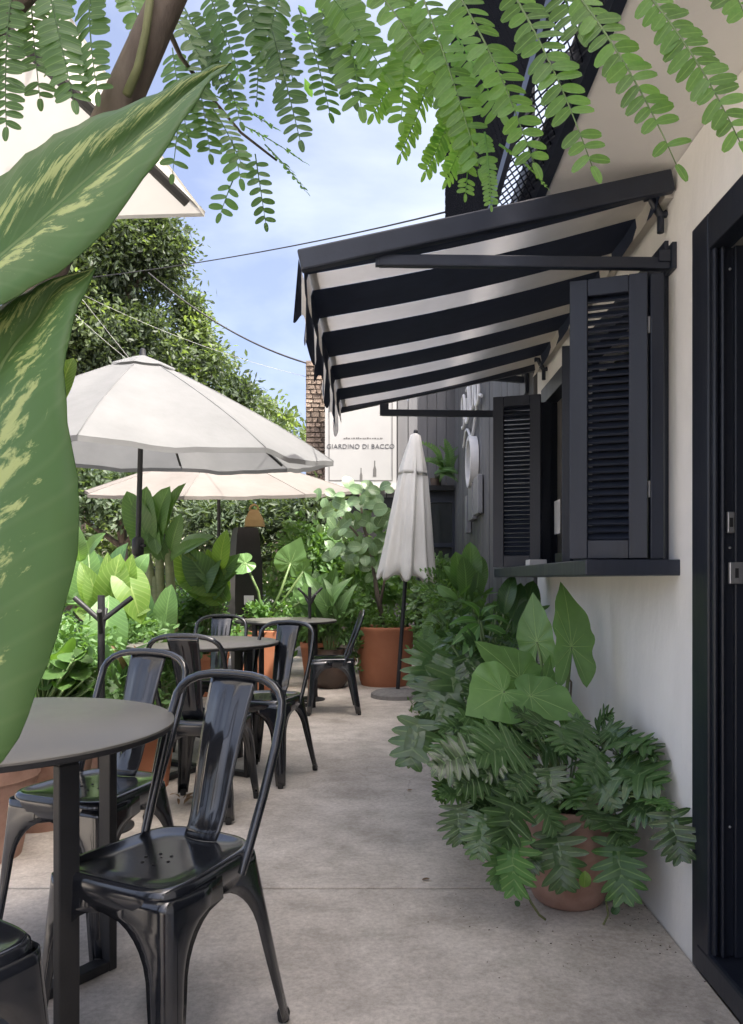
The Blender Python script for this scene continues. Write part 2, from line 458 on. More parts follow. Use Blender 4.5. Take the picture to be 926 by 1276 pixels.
M['bark'] = surf('grey brown bark', (0.075, 0.058, 0.046), (0.16, 0.13, 0.105), scale=18, rough=0.9, bump=0.7, bscale=26, bdist=0.01, stretch=(1, 1, 0.25))
M['twig'] = surf('green brown twig', (0.085, 0.1, 0.04), (0.14, 0.15, 0.06), scale=20, rough=0.8, bump=0.2)
M['stem'] = surf('green stem', (0.10, 0.16, 0.055), (0.17, 0.25, 0.09), scale=8, rough=0.5, bump=0.1)
M['cane'] = surf('pale ringed cane', (0.14, 0.18, 0.075), (0.25, 0.27, 0.13), scale=6, rough=0.6, bump=0.3, bscale=9, stretch=(0.3, 0.3, 3))
M['darkwall'] = surf('dark grey stained boards', (0.06, 0.062, 0.068), (0.115, 0.116, 0.122), scale=5, rough=0.6, bump=0.3, bscale=20, stretch=(1, 1, 0.12), per_obj=0.14, detail=8)
M['greyclad'] = surf('grey cladding boards', (0.13, 0.132, 0.14), (0.19, 0.192, 0.2), scale=5, rough=0.6, bump=0.2, bscale=20, stretch=(1, 1, 0.1), per_obj=0.2)
M['stone'] = surf('rough brown stone', (0.14, 0.105, 0.08), (0.36, 0.28, 0.225), scale=11, rough=0.9, bump=0.8, bscale=22, bdist=0.03, detail=9, per_obj=0.25)
M['mortar'] = surf('stone mortar', (0.14, 0.12, 0.1), (0.2, 0.17, 0.15), rough=0.95, bump=0.4)
M['signwhite'] = surf('white sign board', (0.33, 0.33, 0.325), (0.36, 0.36, 0.355), scale=2, rough=0.5, bump=0.0)
M['print'] = surf('grey print', (0.06, 0.06, 0.065), (0.09, 0.09, 0.095), rough=0.7, bump=0.0)
M['sign_rim'] = surf('grey sign line', (0.10, 0.097, 0.092), (0.13, 0.125, 0.12), rough=0.5, bump=0.0)
M['logo_white'] = surf('white painted metal lettering', (0.6, 0.6, 0.6), (0.68, 0.68, 0.68), rough=0.5, bump=0.05)
M['logo_grey'] = surf('grey painted metal', (0.17, 0.175, 0.19), (0.23, 0.235, 0.25), rough=0.45, bump=0.05)
M['steel'] = surf('brushed steel', (0.45, 0.45, 0.45), (0.6, 0.6, 0.6), scale=20, rough=0.35, bump=0.05, metal=0.9)
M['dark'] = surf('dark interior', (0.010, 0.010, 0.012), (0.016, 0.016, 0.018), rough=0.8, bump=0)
M['glassy'] = surf('dark window glass', (0.02, 0.024, 0.024), (0.035, 0.04, 0.04), rough=0.06, bump=0.0, spec=0.8)
M['pale'] = surf('pale street wall', (0.55, 0.52, 0.46), (0.66, 0.63, 0.57), scale=1.2, rough=0.9, bump=0.1)
M['tan'] = surf('tan kraft paper', (0.36, 0.24, 0.11), (0.44, 0.31, 0.16), rough=0.8, bump=0.1)
M['gloss_black'] = surf('satin black column', (0.02, 0.018, 0.02), (0.035, 0.031, 0.033), scale=3, rough=0.38, bump=0.05)
M['carpaint'] = surf('dark blue car paint', (0.012, 0.017, 0.03), (0.018, 0.024, 0.04), rough=0.25, bump=0, coat=0.8)
M['rubber'] = surf('black rubber', (0.015, 0.015, 0.015), (0.025, 0.025, 0.025), rough=0.8, bump=0.1)
M['base_stone'] = surf('grey concrete base', (0.13, 0.125, 0.12), (0.2, 0.195, 0.185), scale=30, rough=0.85, bump=0.3, bscale=90, bdist=0.004)
M['paper'] = surf('pale grey cardboard', (0.5, 0.5, 0.52), (0.6, 0.6, 0.6), rough=0.7, bump=0.05)
M['cable'] = surf('cable sheath', (0.02, 0.02, 0.022), (0.03, 0.03, 0.033), rough=0.7, bump=0)
M['paleline'] = surf('pale cable sheath', (0.3, 0.3, 0.3), (0.36, 0.36, 0.36), rough=0.7, bump=0)
M['drain'] = surf('black disc for a punched hole', (0.002, 0.002, 0.002), (0.003, 0.003, 0.003), rough=0.9, bump=0)

M['l_varieg'] = leafmat('variegated leaf', (0.062, 0.128, 0.036), (0.16, 0.24, 0.10), trans=0.22, rough=0.5, side=15, lean=2.4, vamt=0.12, var=0.25, mid=0.016, sheen=0.35,
                        blotch=dict(scale=(1.9, 0.42, 3.0), noise=4.0, thr=0.52, color=(0.36, 0.42, 0.17)))
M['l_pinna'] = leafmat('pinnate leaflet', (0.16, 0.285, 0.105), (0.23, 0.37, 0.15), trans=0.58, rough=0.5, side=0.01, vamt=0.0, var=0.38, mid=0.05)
M['l_pinna_dark'] = leafmat('shaded pinnate leaflet', (0.085, 0.175, 0.065), (0.12, 0.22, 0.08), trans=0.42, rough=0.5, side=0.01, vamt=0.0, var=0.38, mid=0.05)  # darker copy of the leaflet green; the fronds' backlit shade is in the colour
M['l_phil'] = leafmat('dark glossy lobed leaf', (0.062, 0.122, 0.044), (0.12, 0.20, 0.08), trans=0.2, rough=0.24, side=0.01, vamt=0.0, var=0.5, mid=0.07, sheen=0.65)
M['l_philg'] = leafmat('fresh lobed leaf', (0.075, 0.180, 0.045), (0.180, 0.300, 0.105), trans=0.25, rough=0.36, side=0.01, vamt=0.0, var=0.3, mid=0.07)
M['l_alo'] = leafmat('pale ribbed elephant ear leaf', (0.155, 0.285, 0.105), (0.31, 0.46, 0.20), trans=0.28, rough=0.38, side=0.01, lean=0, vamt=0.0, var=0.3, mid=0.03)
M['l_ribbed'] = leafmat('ribbed broad leaf', (0.105, 0.205, 0.068), (0.180, 0.315, 0.112), trans=0.25, rough=0.4, side=16, lean=1.5, vamt=0.5, var=0.25)
M['l_ribdark'] = leafmat('dark ribbed broad leaf', (0.05, 0.115, 0.04), (0.09, 0.175, 0.06), trans=0.15, rough=0.35, side=13, lean=1.6, vamt=0.5, var=0.25)
M['l_bright'] = leafmat('yellow green broad leaf', (0.15, 0.255, 0.055), (0.28, 0.38, 0.12), trans=0.5, rough=0.45, side=12, lean=1.6, vamt=0.5, var=0.25)
M['l_round'] = leafmat('round grey green leaf', (0.13, 0.21, 0.105), (0.22, 0.31, 0.16), trans=0.2, rough=0.4, side=6, lean=1.6, vamt=0.3, var=0.3)
M['l_small'] = leafmat('small green leaf', (0.09, 0.175, 0.06), (0.13, 0.235, 0.08), trans=0.35, rough=0.5, side=0.01, vamt=0, var=0.45)
M['l_smallb'] = leafmat('small fresh leaf', (0.08, 0.155, 0.045), (0.12, 0.2, 0.07), trans=0.4, rough=0.5, side=0.01, vamt=0, var=0.4)
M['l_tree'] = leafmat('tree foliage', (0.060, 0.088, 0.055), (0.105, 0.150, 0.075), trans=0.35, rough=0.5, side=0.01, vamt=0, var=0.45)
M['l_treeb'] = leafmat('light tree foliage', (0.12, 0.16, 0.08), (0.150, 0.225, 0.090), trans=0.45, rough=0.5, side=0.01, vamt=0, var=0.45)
M['l_dry'] = leafmat('dry brown leaf', (0.180, 0.112, 0.068), (0.240, 0.150, 0.090), trans=0.2, rough=0.8, side=0.01, vamt=0, var=0.3)

# ------------------------------------------------------------------ the setting: ground, floor, street
gb = MB(); gb.add([(-300, -60, -0.06), (300, -60, -0.06), (300, 900, -0.06), (-300, 900, -0.06)], [(0, 1, 2, 3)])
tag(mk('ground', gb.mesh('ground'), M['ground']), kind='structure')
fl = bpy.data.objects.new('patio_floor', None); COL.objects.link(fl); W[fl.name] = I4; tag(fl, kind='structure')
joints = [-4.8, -2.3, 0.2, 2.71, 5.2, 7.7, 10.6]
WX = 0.886
for y0, y1 in zip(joints[:-1], joints[1:]):
    b = MB()
    nx, ny = 10, 8
    x0, x1 = (-9.0 if y1 < 3 else -2.5), WX - 0.004  # near slabs run far left, out of view, to bounce sunlight into the shade
    b.box((x0, y0 + 0.007, -0.12), (x1, y1 - 0.007, 0.0))
    o = mk('slab', b.mesh('slab'), M['concrete'], fl)
    bevelled(o, 0.004, 1)
jb = MB(); jb.box((-2.48, -4.7, -0.055), (WX - 0.02, 10.5, -0.012))
mk('joint_bed', jb.mesh('joint_bed'), M['soil'], fl)
rb = MB(); rb.add([(-60, 13.0, -0.05), (-1.6, 13.0, -0.05), (-1.6, 24.0, -0.05), (-60, 24.0, -0.05)], [(0, 1, 2, 3)])
tag(mk('road', rb.mesh('road'), M['asphalt']), kind='structure')

# ------------------------------------------------------------------ the café building
cafe = thing('cafe_building', 'white plastered cafe with black door frame, louvred window shutters and dark boarded wing', 'building', (1.2, 2.5, 0))


def wall_holes(ys, zs, holes, x0, x1):
    """sheet wall between x0 (outside) and x1, with rectangular openings; holes = set of (i, j) cells left out"""
    b = MB()
    ny, nz = len(ys) - 1, len(zs) - 1
    solidc = lambda i, j: 0 <= i < ny and 0 <= j < nz and (i, j) not in holes
    for i in range(ny):
        for j in range(nz):
            if not solidc(i, j): continue
            a, c, d, e = ys[i], ys[i + 1], zs[j], zs[j + 1]
            b.add([(x0, a, d), (x0, a, e), (x0, c, e), (x0, c, d)], [(0, 1, 2, 3)])
            b.add([(x1, a, d), (x1, c, d), (x1, c, e), (x1, a, e)], [(0, 1, 2, 3)])
            if not solidc(i - 1, j): b.add([(x0, a, d), (x1, a, d), (x1, a, e), (x0, a, e)], [(0, 1, 2, 3)])
            if not solidc(i + 1, j): b.add([(x0, c, d), (x0, c, e), (x1, c, e), (x1, c, d)], [(0, 1, 2, 3)])
            if not solidc(i, j - 1): b.add([(x0, a, d), (x0, c, d), (x1, c, d), (x1, a, d)], [(0, 1, 2, 3)])
            if not solidc(i, j + 1): b.add([(x0, a, e), (x1, a, e), (x1, c, e), (x0, c, e)], [(0, 1, 2, 3)])
    return b


DY0, DY1, DZ = 1.05, 2.172, 2.09       # door opening incl. frame
WY0, WY1, WZ0, WZ1 = 2.42, 4.22, 1.112, 2.13
ys = [-5.0, DY0, DY1, WY0, WY1, 4.42]
zs = [-0.1, DZ, 2.363]
b = wall_holes([-5.0, DY0, DY1, WY0], [-0.1, DZ, 2.363], {(1, 0)}, WX, WX + 0.2)
b2 = wall_holes([WY0, WY1, 4.42], [-0.1, WZ0, WZ1, 2.363], {(0, 1)}, WX, WX + 0.2)
b.add(b2.v, b2.f)
mk('wall', b.mesh('wall'), M['plaster'], cafe)
# slab with soffit, and an unseen storey above, height and setback chosen for its shadow
b = MB(); b.box((0.53, -5.0, 2.366), (5.0, 4.78, 2.62))
mk('soffit', b.mesh('soffit'), M['soffit'], cafe)
b = MB(); b.box((1.6, -5.0, 2.63), (6.0, 9.6, 5.7))
mk('shading_storey', b.mesh('shading_storey'), M['plaster'], cafe)
# dark room behind the window and door
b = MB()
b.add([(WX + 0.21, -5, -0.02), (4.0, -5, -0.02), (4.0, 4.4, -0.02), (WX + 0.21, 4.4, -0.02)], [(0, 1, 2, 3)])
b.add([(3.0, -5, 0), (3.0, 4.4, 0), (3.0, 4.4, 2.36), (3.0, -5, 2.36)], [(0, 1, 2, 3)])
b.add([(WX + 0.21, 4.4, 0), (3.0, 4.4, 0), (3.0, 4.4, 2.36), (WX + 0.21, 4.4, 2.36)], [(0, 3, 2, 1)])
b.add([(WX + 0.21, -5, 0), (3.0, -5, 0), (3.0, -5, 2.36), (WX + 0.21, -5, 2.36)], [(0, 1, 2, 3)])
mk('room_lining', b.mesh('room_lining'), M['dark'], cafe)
# edge trim beam of the slab
b = MB(); b.box((0.497, -5.0, 2.36), (0.527, 4.8, 2.50))
mk('edge_beam', b.mesh('edge_beam'), M['navy_metal'], cafe)


def expanded_mesh(o, u, v, ul, vl, cu, cv, w, nrm):
    """expanded-metal sheet: zigzag strands that touch row to row"""
    b = MB(); o, u, v, nrm = Vector(o), Vector(u), Vector(v), Vector(nrm)
    nu, nv = int(ul / (cu / 2)), int(vl / cv)
    for r in range(nv):
        vs = []; fs = []
        for k in range(nu + 1):
            up = (k % 2) ^ (r % 2)
            c = o + u * (k * cu / 2) + v * ((r + (0.97 if up else 0.03)) * cv)
            vs += [c - v * w / 2 + nrm * w * 0.45, c + v * w / 2 - nrm * w * 0.45]
            if k: fs.append((2 * k - 2, 2 * k - 1, 2 * k + 1, 2 * k))
        b.add(vs, fs)
    return b


bal = thing('mesh_balcony', 'dark balcony screen and floor of expanded metal mesh above the awning', 'balcony', (0.44, 3, 2.4))
b = expanded_mesh((0.3835, -1.0, 2.40), (1, 0, 0), (0, 1, 0), 0.114, 5.75, 0.0228, 0.026, 0.0052, (0, 0, 1))
o = mk('floor_grille', b.mesh('floor_grille'), M['navy_metal'], bal); tag(o, kind='stuff')
b = expanded_mesh((0.378, -1.0, 2.42), (0, 1, 0), (0, 0, 1), 5.75, 1.6, 0.05, 0.027, 0.011, (1, 0, 0))
o = mk('side_screen', b.mesh('side_screen'), M['mesh_metal'], bal); tag(o, kind='stuff')
b = MB(); b.box((0.387, -1.0, 2.43), (0.393, 4.76, 4.01)); mk('darkening_panel', b.mesh('darkening_panel'), M['mesh_metal'], bal)  # dark panel added behind the mesh to blacken it and stop sun
b = MB(); b.box((0.365, -1.0, 2.372), (0.382, 4.78, 2.418)); mk('bottom_rail', b.mesh('rail'), M['navy_metal'], bal)
b = MB(); b.box((0.36, -1.0, 4.02), (0.40, 4.78, 4.06)); mk('top_rail', b.mesh('rail'), M['navy_metal'], bal)
for yy in (0.6, 1.4, 2.2, 3.0, 3.8, 4.74):
    b = MB(); b.box((0.394, yy - 0.02, 2.42), (0.43, yy + 0.02, 4.02)); mk('post', b.mesh('post'), M['navy_metal'], bal)
for yy in (1.0, 1.62, 1.95, 3.0, 4.0):
    b = MB(); b.box((0.384, yy - 0.02, 2.404), (0.496, yy + 0.02, 2.44)); mk('cross_bar', b.mesh('cross_bar'), M['navy_metal'], bal)
b = MB(); b.box((0.384, 4.765, 2.42), (0.53, 4.79, 4.05)); mk('end_panel', b.mesh('end_panel'), M['mesh_metal'], bal)

# door frame, mouldings, threshold, strike plates
door = mk('door_frame', MB().box((WX - 0.006, 2.072, 0.0), (WX + 0.055, 2.182, 2.100)).box((WX - 0.006, DY0, 2.0), (WX + 0.055, 2.0715, 2.100)).box((WX - 0.006, DY0 - 0.01, 0.0), (WX + 0.055, DY0 + 0.09, 1.9995)).mesh('door_frame'), M['door_paint'], cafe)
bevelled(door, 0.004)
o = mk('moulding', MB().box((WX + 0.002, 2.052, 0.08), (WX + 0.014, 2.0715, 1.998)).box((WX + 0.02, 2.044, 0.08), (WX + 0.03, 2.0715, 1.998)).mesh('moulding'), M['door_paint'], door); bevelled(o, 0.004)
o = mk('jamb', MB().box((WX + 0.056, 2.045, 0.08), (WX + 0.2, 2.17, 2.0)).mesh('jamb'), M['door_paint'], door); bevelled(o, 0.003)
o = mk('reveal', MB().box((WX + 0.031, 2.058, 0.08), (WX + 0.0555, 2.0715, 1.998)).mesh('reveal'), M['door_paint'], door)
o = mk('threshold', MB().box((WX - 0.008, DY0 - 0.02, 0.0), (WX + 0.25, 2.150, 0.078)).mesh('threshold'), M['door_paint'], cafe); bevelled(o, 0.01)
for z0, z1, x0, x1 in ((1.225, 1.282, 0.0415, 0.0545), (1.088, 1.146, 0.0415, 0.072)):
    yf = 2.0575 if x1 < 0.056 else 2.0445
    o = mk('strike_plate', MB().box((WX + x0 - 0.006, yf - 0.014, z0), (WX + x1, yf - 0.0005, z1)).mesh('strike_plate'), M['steel'], door); bevelled(o, 0.002)
    xm = WX + (x0 + x1) / 2 - 0.003
    mk('slot', MB().box((xm - 0.0045, yf - 0.0155, z0 + 0.016), (xm + 0.0045, yf - 0.0142, z1 - 0.016)).mesh('slot'), M['dark'], door)
for zz in (1.186, 0.43, 2.0 - 0.06):
    mk('screw', MB().lathe([(0.0, 0.004), (0.004, 0.002), (0.004, 0)], n=10).mesh('screw', True), M['steel'], door,
       Matrix.Translation((WX + 0.047, 2.0573, zz)) @ Matrix.Rotation(R(90), 4, 'X'))
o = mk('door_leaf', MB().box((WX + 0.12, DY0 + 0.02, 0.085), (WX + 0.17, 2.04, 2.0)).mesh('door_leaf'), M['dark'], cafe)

# window sill, frame, shutters with separate slats
o = mk('window_sill', MB().box((0.602, 2.282, 1.1115), (WX + 0.19, 4.20, 1.160)).mesh('window_sill'), M['navy_wood'], cafe); bevelled(o, 0.004)
wf = MB()
wf.box((WX - 0.012, WY0 - 0.045, 1.161), (WX + 0.06, WY0 + 0.05, WZ1 - 0.0605))
wf.box((WX - 0.012, WY1 - 0.05, 1.161), (WX + 0.06, WY1 + 0.045, WZ1 - 0.0605))
wf.box((WX - 0.012, WY0 - 0.045, WZ1 - 0.06), (WX + 0.06, WY1 + 0.045, WZ1 + 0.03))
o = mk('window_frame', wf.mesh('window_frame'), M['navy_wood'], cafe); bevelled(o, 0.003)
mk('window_leaf', MB().box((WX + 0.03, 3.36, 1.161), (WX + 0.06, 3.42, WZ1 - 0.061)).box((WX + 0.03, 3.4205, 1.161), (WX + 0.06, 4.10, 1.24)).mesh('window_leaf'), M['navy_wood'], cafe)

SLW, SLH = 0.232, 0.868


def slat_mesh(w):
    b = MB()
    c, s_ = math.cos(R(42)), math.sin(R(42))
    d, t = 0.013, 0.003
    prof = [(-d * c - t * s_, -d * s_ + t * c), (d * c - t * s_, d * s_ + t * c), (d * c + t * s_, d * s_ - t * c), (-d * c + t * s_, -d * s_ - t * c)]
    vs = [(x, p[0], p[1]) for x in (-w / 2, w / 2) for p in prof]
    return b.add(vs, [(0, 1, 2, 3), (7, 6, 5, 4), (0, 4, 5, 1), (1, 5, 6, 2), (2, 6, 7, 3), (3, 7, 4, 0)]).mesh('slat')


def shutter(a, c, zb, h, label, nsl=33, rail=0.052, stile=0.054):
    a, c = Vector((a[0], a[1], 0)), Vector((c[0], c[1], 0))
    w = (c - a).length
    d = (c - a).normalized()
    Mx = Matrix(((d.x, -d.y, 0, a.x), (d.y, d.x, 0, a.y), (0, 0, 1, zb), (0, 0, 0, 1)))
    b = MB(); t = 0.017
    st = min(stile, w * 0.26)
    b.box((0, -t, 0), (st, t, h)); b.box((w - st, -t, 0), (w, t, h))
    b.box((st + 0.0002, -t + 0.0015, 0), (w - st - 0.0002, t - 0.0015, rail * 1.1)); b.box((st + 0.0002, -t + 0.0015, h - rail), (w - st - 0.0002, t - 0.0015, h))
    o = mk('shutter', b.mesh('shutter'), M['navy_wood'], cafe, Mx)
    o['label'] = label
    bevelled(o, 0.002, 1)
    sm = slat_mesh(w - 2 * st + 0.01); sm.materials.append(M['navy_wood'])
    pitch = (h - 2.1 * rail) / nsl
    for i in range(nsl):
        mk('slat', sm, None, o, Mx @ Matrix.Translation((w / 2, 0, rail * 1.1 + (i + 0.5) * pitch)) @ Matrix.Rotation(R(random.uniform(-2, 2)), 4, 'X'))
    rod = MB().box((w * 0.30, -t - 0.006, rail * 1.4), (w * 0.30 + 0.006, -t + 0.002, h - rail * 1.5))
    return o


shutter((0.582, 2.392), (0.800, 2.318), 1.164, 0.868, 'near louvred shutter leaf standing open')
shutter((0.722, 3.03), (0.79, 3.26), 1.164, 0.868, 'folded shutter leaf seen edge on')
shutter((0.556, 3.90), (0.785, 3.83), 1.164, 0.868, 'far louvred shutter leaf standing open')
o = mk('hinge_post', MB().box((0.806, 2.306, 1.162), (0.846, 2.345, 2.03)).mesh('hinge_post'), M['navy_wood'], cafe); bevelled(o, 0.003)
o = mk('hinge_post', MB().box((0.81, 3.985, 1.162), (WX - 0.014, 4.03, 2.03)).mesh('hinge_post'), M['navy_wood'], cafe); bevelled(o, 0.003)
for zz in (1.35, 1.85):
    mk('hinge', MB().tube([(0.803, 2.314, zz), (0.803, 2.314, zz + 0.05)], 0.005, 8).mesh('hinge', True, 40), M['steel'], cafe)
o = mk('cardboard_box', MB().box((0.665, 3.50, 1.161), (0.745, 3.60, 1.192)).mesh('cardboard_box'), M['paper']); bevelled(o, 0.003)
tag(o, 'small pale grey box lying on the window sill by the far shutter', 'box')
o = mk('menu_card', MB().box((0.868, 3.78, 1.33), (0.872, 3.9, 1.50)).mesh('menu_card'), M['paper'])
o.matrix_basis = Matrix.Identity(4)
tag(o, 'small pale card hung inside the dark window opening', 'card')

# the dark boarded wing beyond: each board its own piece
yb = 4.425
i = 0
while yb < 9.2:
    wd = 0.235
    x0 = WX - 0.02 - random.uniform(0, 0.012)
    o = mk('board', MB().box((x0, yb + 0.004, -0.05), (WX + 0.18, yb + wd - 0.004, 3.7)).mesh('board'), M['darkwall'], cafe)
    bevelled(o, 0.003, 1)
    yb += wd; i += 1
YE = yb
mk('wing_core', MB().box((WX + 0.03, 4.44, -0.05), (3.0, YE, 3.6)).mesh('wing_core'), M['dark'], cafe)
# return wall with a window at the end of the wing
xb = 0.40
while xb < WX - 0.1:
    for z0, z1 in ((-0.05, 1.02), (2.24, 3.7)):
        o = mk('board', MB().box((xb + 0.003, YE + 0.002, z0), (xb + 0.115, YE + 0.15, z1)).mesh('board'), M['darkwall'], cafe)
    xb += 0.117
wfm = mk('window', MB().box((0.40, YE + 0.03, 1.022), (0.44, YE + 0.12, 2.238)).box((0.83, YE + 0.03, 1.022), (0.865, YE + 0.12, 2.238)).box((0.4405, YE + 0.03, 1.50), (0.8295, YE + 0.11, 1.55)).box((0.4405, YE + 0.03, 2.05), (0.8295, YE + 0.11, 2.238)).mesh('window'), M['navy_metal'], cafe)
mk('pane', MB().box((0.4405, YE + 0.08, 1.022), (0.8295, YE + 0.09, 1.499)).mesh('pane'), M['glassy'], wfm)
mk('pane', MB().box((0.4405, YE + 0.08, 1.551), (0.8295, YE + 0.09, 2.049)).mesh('pane'), M['glassy'], wfm)
mk('shelf', MB().box((0.42, YE - 0.16, 2.18), (0.84, YE + 0.0, 2.24)).mesh('shelf'), M['dark'], cafe)

# emblem and lettering on the boarded wing
emb = thing('wall_emblem', 'round white ring emblem standing proud of the dark boarded wall', 'emblem', (WX - 0.05, 7.15, 2.2))
XE = WX - 0.034
Mr = Matrix.Translation((XE, 7.15, 2.205)) @ Matrix.Rotation(R(-90), 4, 'Y')


def ring(r0, r1, h):
    return MB().lathe([(r0, 0), (r0, h), (r1, h), (r1, 0), (r0, 0)], n=40)


mk('ring', ring(0.205, 0.24, 0.075).mesh('ring', True, 40), M['logo_white'], emb, Mr)
mk('backing', MB().lathe([(0.0, 0.012), (0.21, 0.012), (0.21, 0)], n=32).mesh('backing', True, 40), M['darkwall'], emb, Mr)
# an upright leaf-like figure inside the ring
fig = MB()
for (yy, zz, l, wd, an) in ((0, -0.16, 0.3, 0.09, 0), (-0.02, -0.1, 0.2, 0.06, 32), (0.02, -0.1, 0.2, 0.06, -32)):
    pts = []
    for k in range(9):
        t = k / 8; w_ = wd * math.sin(math.pi * t) ** 0.8
        pts.append((t, w_))
    ca, sa = math.cos(R(an)), math.sin(R(an))
    rows = []
    for xx in (0.0, 0.035):
        for sgn in (-1, 1):
            rows.append([(xx, yy + sgn * w_ * ca * 0.5 - sa * t * l, zz + t * l * ca + sgn * w_ * sa * 0.5) for t, w_ in pts])
    fig.grid([rows[0], rows[1]]); fig.grid([rows[3], rows[2]]); fig.grid([rows[0], rows[2]]); fig.grid([rows[1], rows[3]])
mk('figure', fig.mesh('figure'), M['logo_white'], emb, Matrix.Translation((XE - 0.04, 7.15, 2.2)))
lett = thing('wall_lettering', 'large white raised script strokes high on the dark boarded wall above the ring', 'lettering', (WX - 0.03, 6.9, 2.9))
for k, (y0, z0, sc_) in enumerate(((8.0, 2.86, 0.30), (7.6, 2.84, 0.3), (7.2, 2.86, 0.28), (6.8, 2.82, 0.28))):
    pts = []
    for i in range(22):
        t = i / 21 * 2 * math.pi * 0.9 + k
        pts.append((XE - 0.03, y0 + 0.12 * math.cos(t), z0 + sc_ * 0.55 * math.sin(t + 0.4 * math.sin(2 * t))))
    mk('letter', MB().tube(pts, 0.015, 6).mesh('letter', True, 50), M['logo_white'], lett)
pts = [(XE - 0.02, 8.05 - 1.5 * t, 2.50 + 0.10 * math.sin(t * 9) + 0.14 * t) for t in [i / 24 for i in range(25)]]
mk('underline', MB().tube(pts, 0.014, 6).mesh('underline', True, 50), M['logo_white'], lett)
for (y0, y1, z0, z1, dp) in ((7.65, 7.50, 1.56, 1.93, 0.05), (7.36, 7.02, 1.66, 2.0, 0.05), (6.98, 6.62, 1.68, 2.02, 0.045)):
    o = mk('wall_plaque', MB().box((XE - dp, y1, z0), (XE - 0.001, y0, z1)).mesh('wall_plaque'), M['logo_grey']); bevelled(o, 0.006)
    tag(o, {7.65: 'narrow grey plaque, farthest of the three under the ring emblem', 7.36: 'middle grey plaque of the three under the ring emblem', 6.98: 'nearest and widest grey plaque under the ring emblem'}[y0], 'plaque', 'plaques under the ring emblem')
# a dark lamp arm on the wing wall
br = thing('wall_bracket', 'black steel bracket arm on the wall just past the awning', 'bracket', (WX, 4.62, 2.3))
mk('arm', MB().bar((WX - 0.02, 4.62, 2.31), (0.56, 4.62, 2.335), 0.03, 0.035).mesh('arm'), M['navy_metal'], br)
mk('plate', MB().box((WX - 0.045, 4.56, 2.22), (WX - 0.026, 4.68, 2.40)).mesh('plate'), M['navy_metal'], br)

# ------------------------------------------------------------------ awning
aw = thing('window_awning', 'navy and white striped awning with scalloped valance over the shuttered window', 'awning', (WX, 3.2, 2.3))
AX0, AZ0, AX1, AZ1 = 0.845, 2.318, -0.245, 2.075


def az(x): return AZ0 + (x - AX0) / (AX1 - AX0) * (AZ1 - AZ0)


stripes = [(2.34, 2.43, 'n'), (2.43, 2.565, 'w'), (2.565, 2.84, 'n'), (2.84, 3.0, 'w'), (3.0, 3.335, 'n'), (3.335, 3.47, 'w'), (3.47, 3.715, 'n'), (3.715, 3.89, 'w'), (3.89, 4.13, 'n'), (4.13, 4.30, 'w')]
for y0, y1, c in stripes:
    b = MB()
    rows = []
    xs = [AX0 + (AX1 - AX0) * k / 8 for k in range(9)]
    pts = [(AX0 - 0.01, az(AX0) - 0.075), (AX0 + 0.004, az(AX0) - 0.03)] + [(x, az(x) - 0.018 * math.sin(math.pi * k / 8)) for k, x in enumerate(xs)] + [(AX1 - 0.006, az(AX1) - 0.02), (AX1 - 0.002, az(AX1) - 0.095)]
    for yy in (y0 + 0.0006, (y0 + y1) / 2, y1 - 0.0006):
        sag = 0.006 if abs(yy - (y0 + y1) / 2) < 1e-4 else 0
        rows.append([(x, yy, z - sag) for x, z in pts])
    b.grid(rows)
    o = mk('stripe', b.mesh('stripe', True, 40), M['navy_cloth'] if c == 'n' else M['white_cloth'], aw)
# scalloped valance: a wavy skirt, one piece per stripe
for y0, y1, c in stripes:
    n = 10; rows = [[], [], []]
    for k in range(n + 1):
        yy = y0 + 0.0005 + (y1 - y0 - 0.001) * k / n
        drop = 0.135 + 0.03 * math.cos((yy - 2.34) / 0.235 * 2 * math.pi)
        wave = 0.012 * math.sin(yy * 17) 
        for r_, f in enumerate((0, 0.5, 1)):
            rows[r_].append((AX1 - 0.022 - wave * f - 0.006 * f, yy, az(AX1) + 0.012 - (drop + 0.03) * f))
    o = mk('valance', MB().grid(rows).mesh('valance', True, 40), M['navy_cloth'] if c == 'n' else M['white_cloth'], aw)
o = mk('end_rail', MB().bar((AX0 + 0.03, 2.318, AZ0 - 0.004), (AX1 - 0.016, 2.318, AZ1 - 0.006), 0.034, 0.066).mesh('end_rail'), M['navy_metal'], aw); bevelled(o, 0.006)
o = mk('end_rail', MB().bar((AX0 + 0.03, 4.318, AZ0 - 0.004), (AX1 - 0.016, 4.318, AZ1 - 0.006), 0.034, 0.05).mesh('end_rail'), M['navy_metal'], aw); bevelled(o, 0.006)
o = mk('front_bar', MB().bar((AX1 + 0.014, 2.336, AZ1 + 0.018), (AX1 + 0.014, 4.30, AZ1 + 0.018), 0.026, 0.026).mesh('front_bar'), M['navy_metal'], aw)
o = mk('wall_bar', MB().bar((AX0 + 0.03, 2.336, AZ0 - 0.03), (AX0 + 0.03, 4.30, AZ0 - 0.03), 0.03, 0.03).mesh('wall_bar'), M['white_cloth'], aw)
for yy, zz in ((2.336, 2.075), (4.28, 2.035)):
    o = mk('arm', MB().bar((WX - 0.012, yy, zz - 0.006), (-0.02, yy, zz + 0.004), 0.026, 0.036).mesh('arm'), M['navy_metal'], aw); bevelled(o, 0.004)
    mk('arm_joint', MB().box((-0.03, yy - 0.010, zz - 0.012), (0.02, yy + 0.010, zz + 0.055)).mesh('arm_joint'), M['navy_metal'], aw)
    o = mk('arm_bracket', MB().box((WX - 0.014, yy - 0.03, zz - 0.03), (WX - 0.001, yy + 0.03, zz + 0.05)).box((WX - 0.05, yy - 0.019, zz - 0.004), (WX - 0.0145, yy - 0.014, zz + 0.03)).mesh('arm_bracket'), M['navy_metal'], aw)
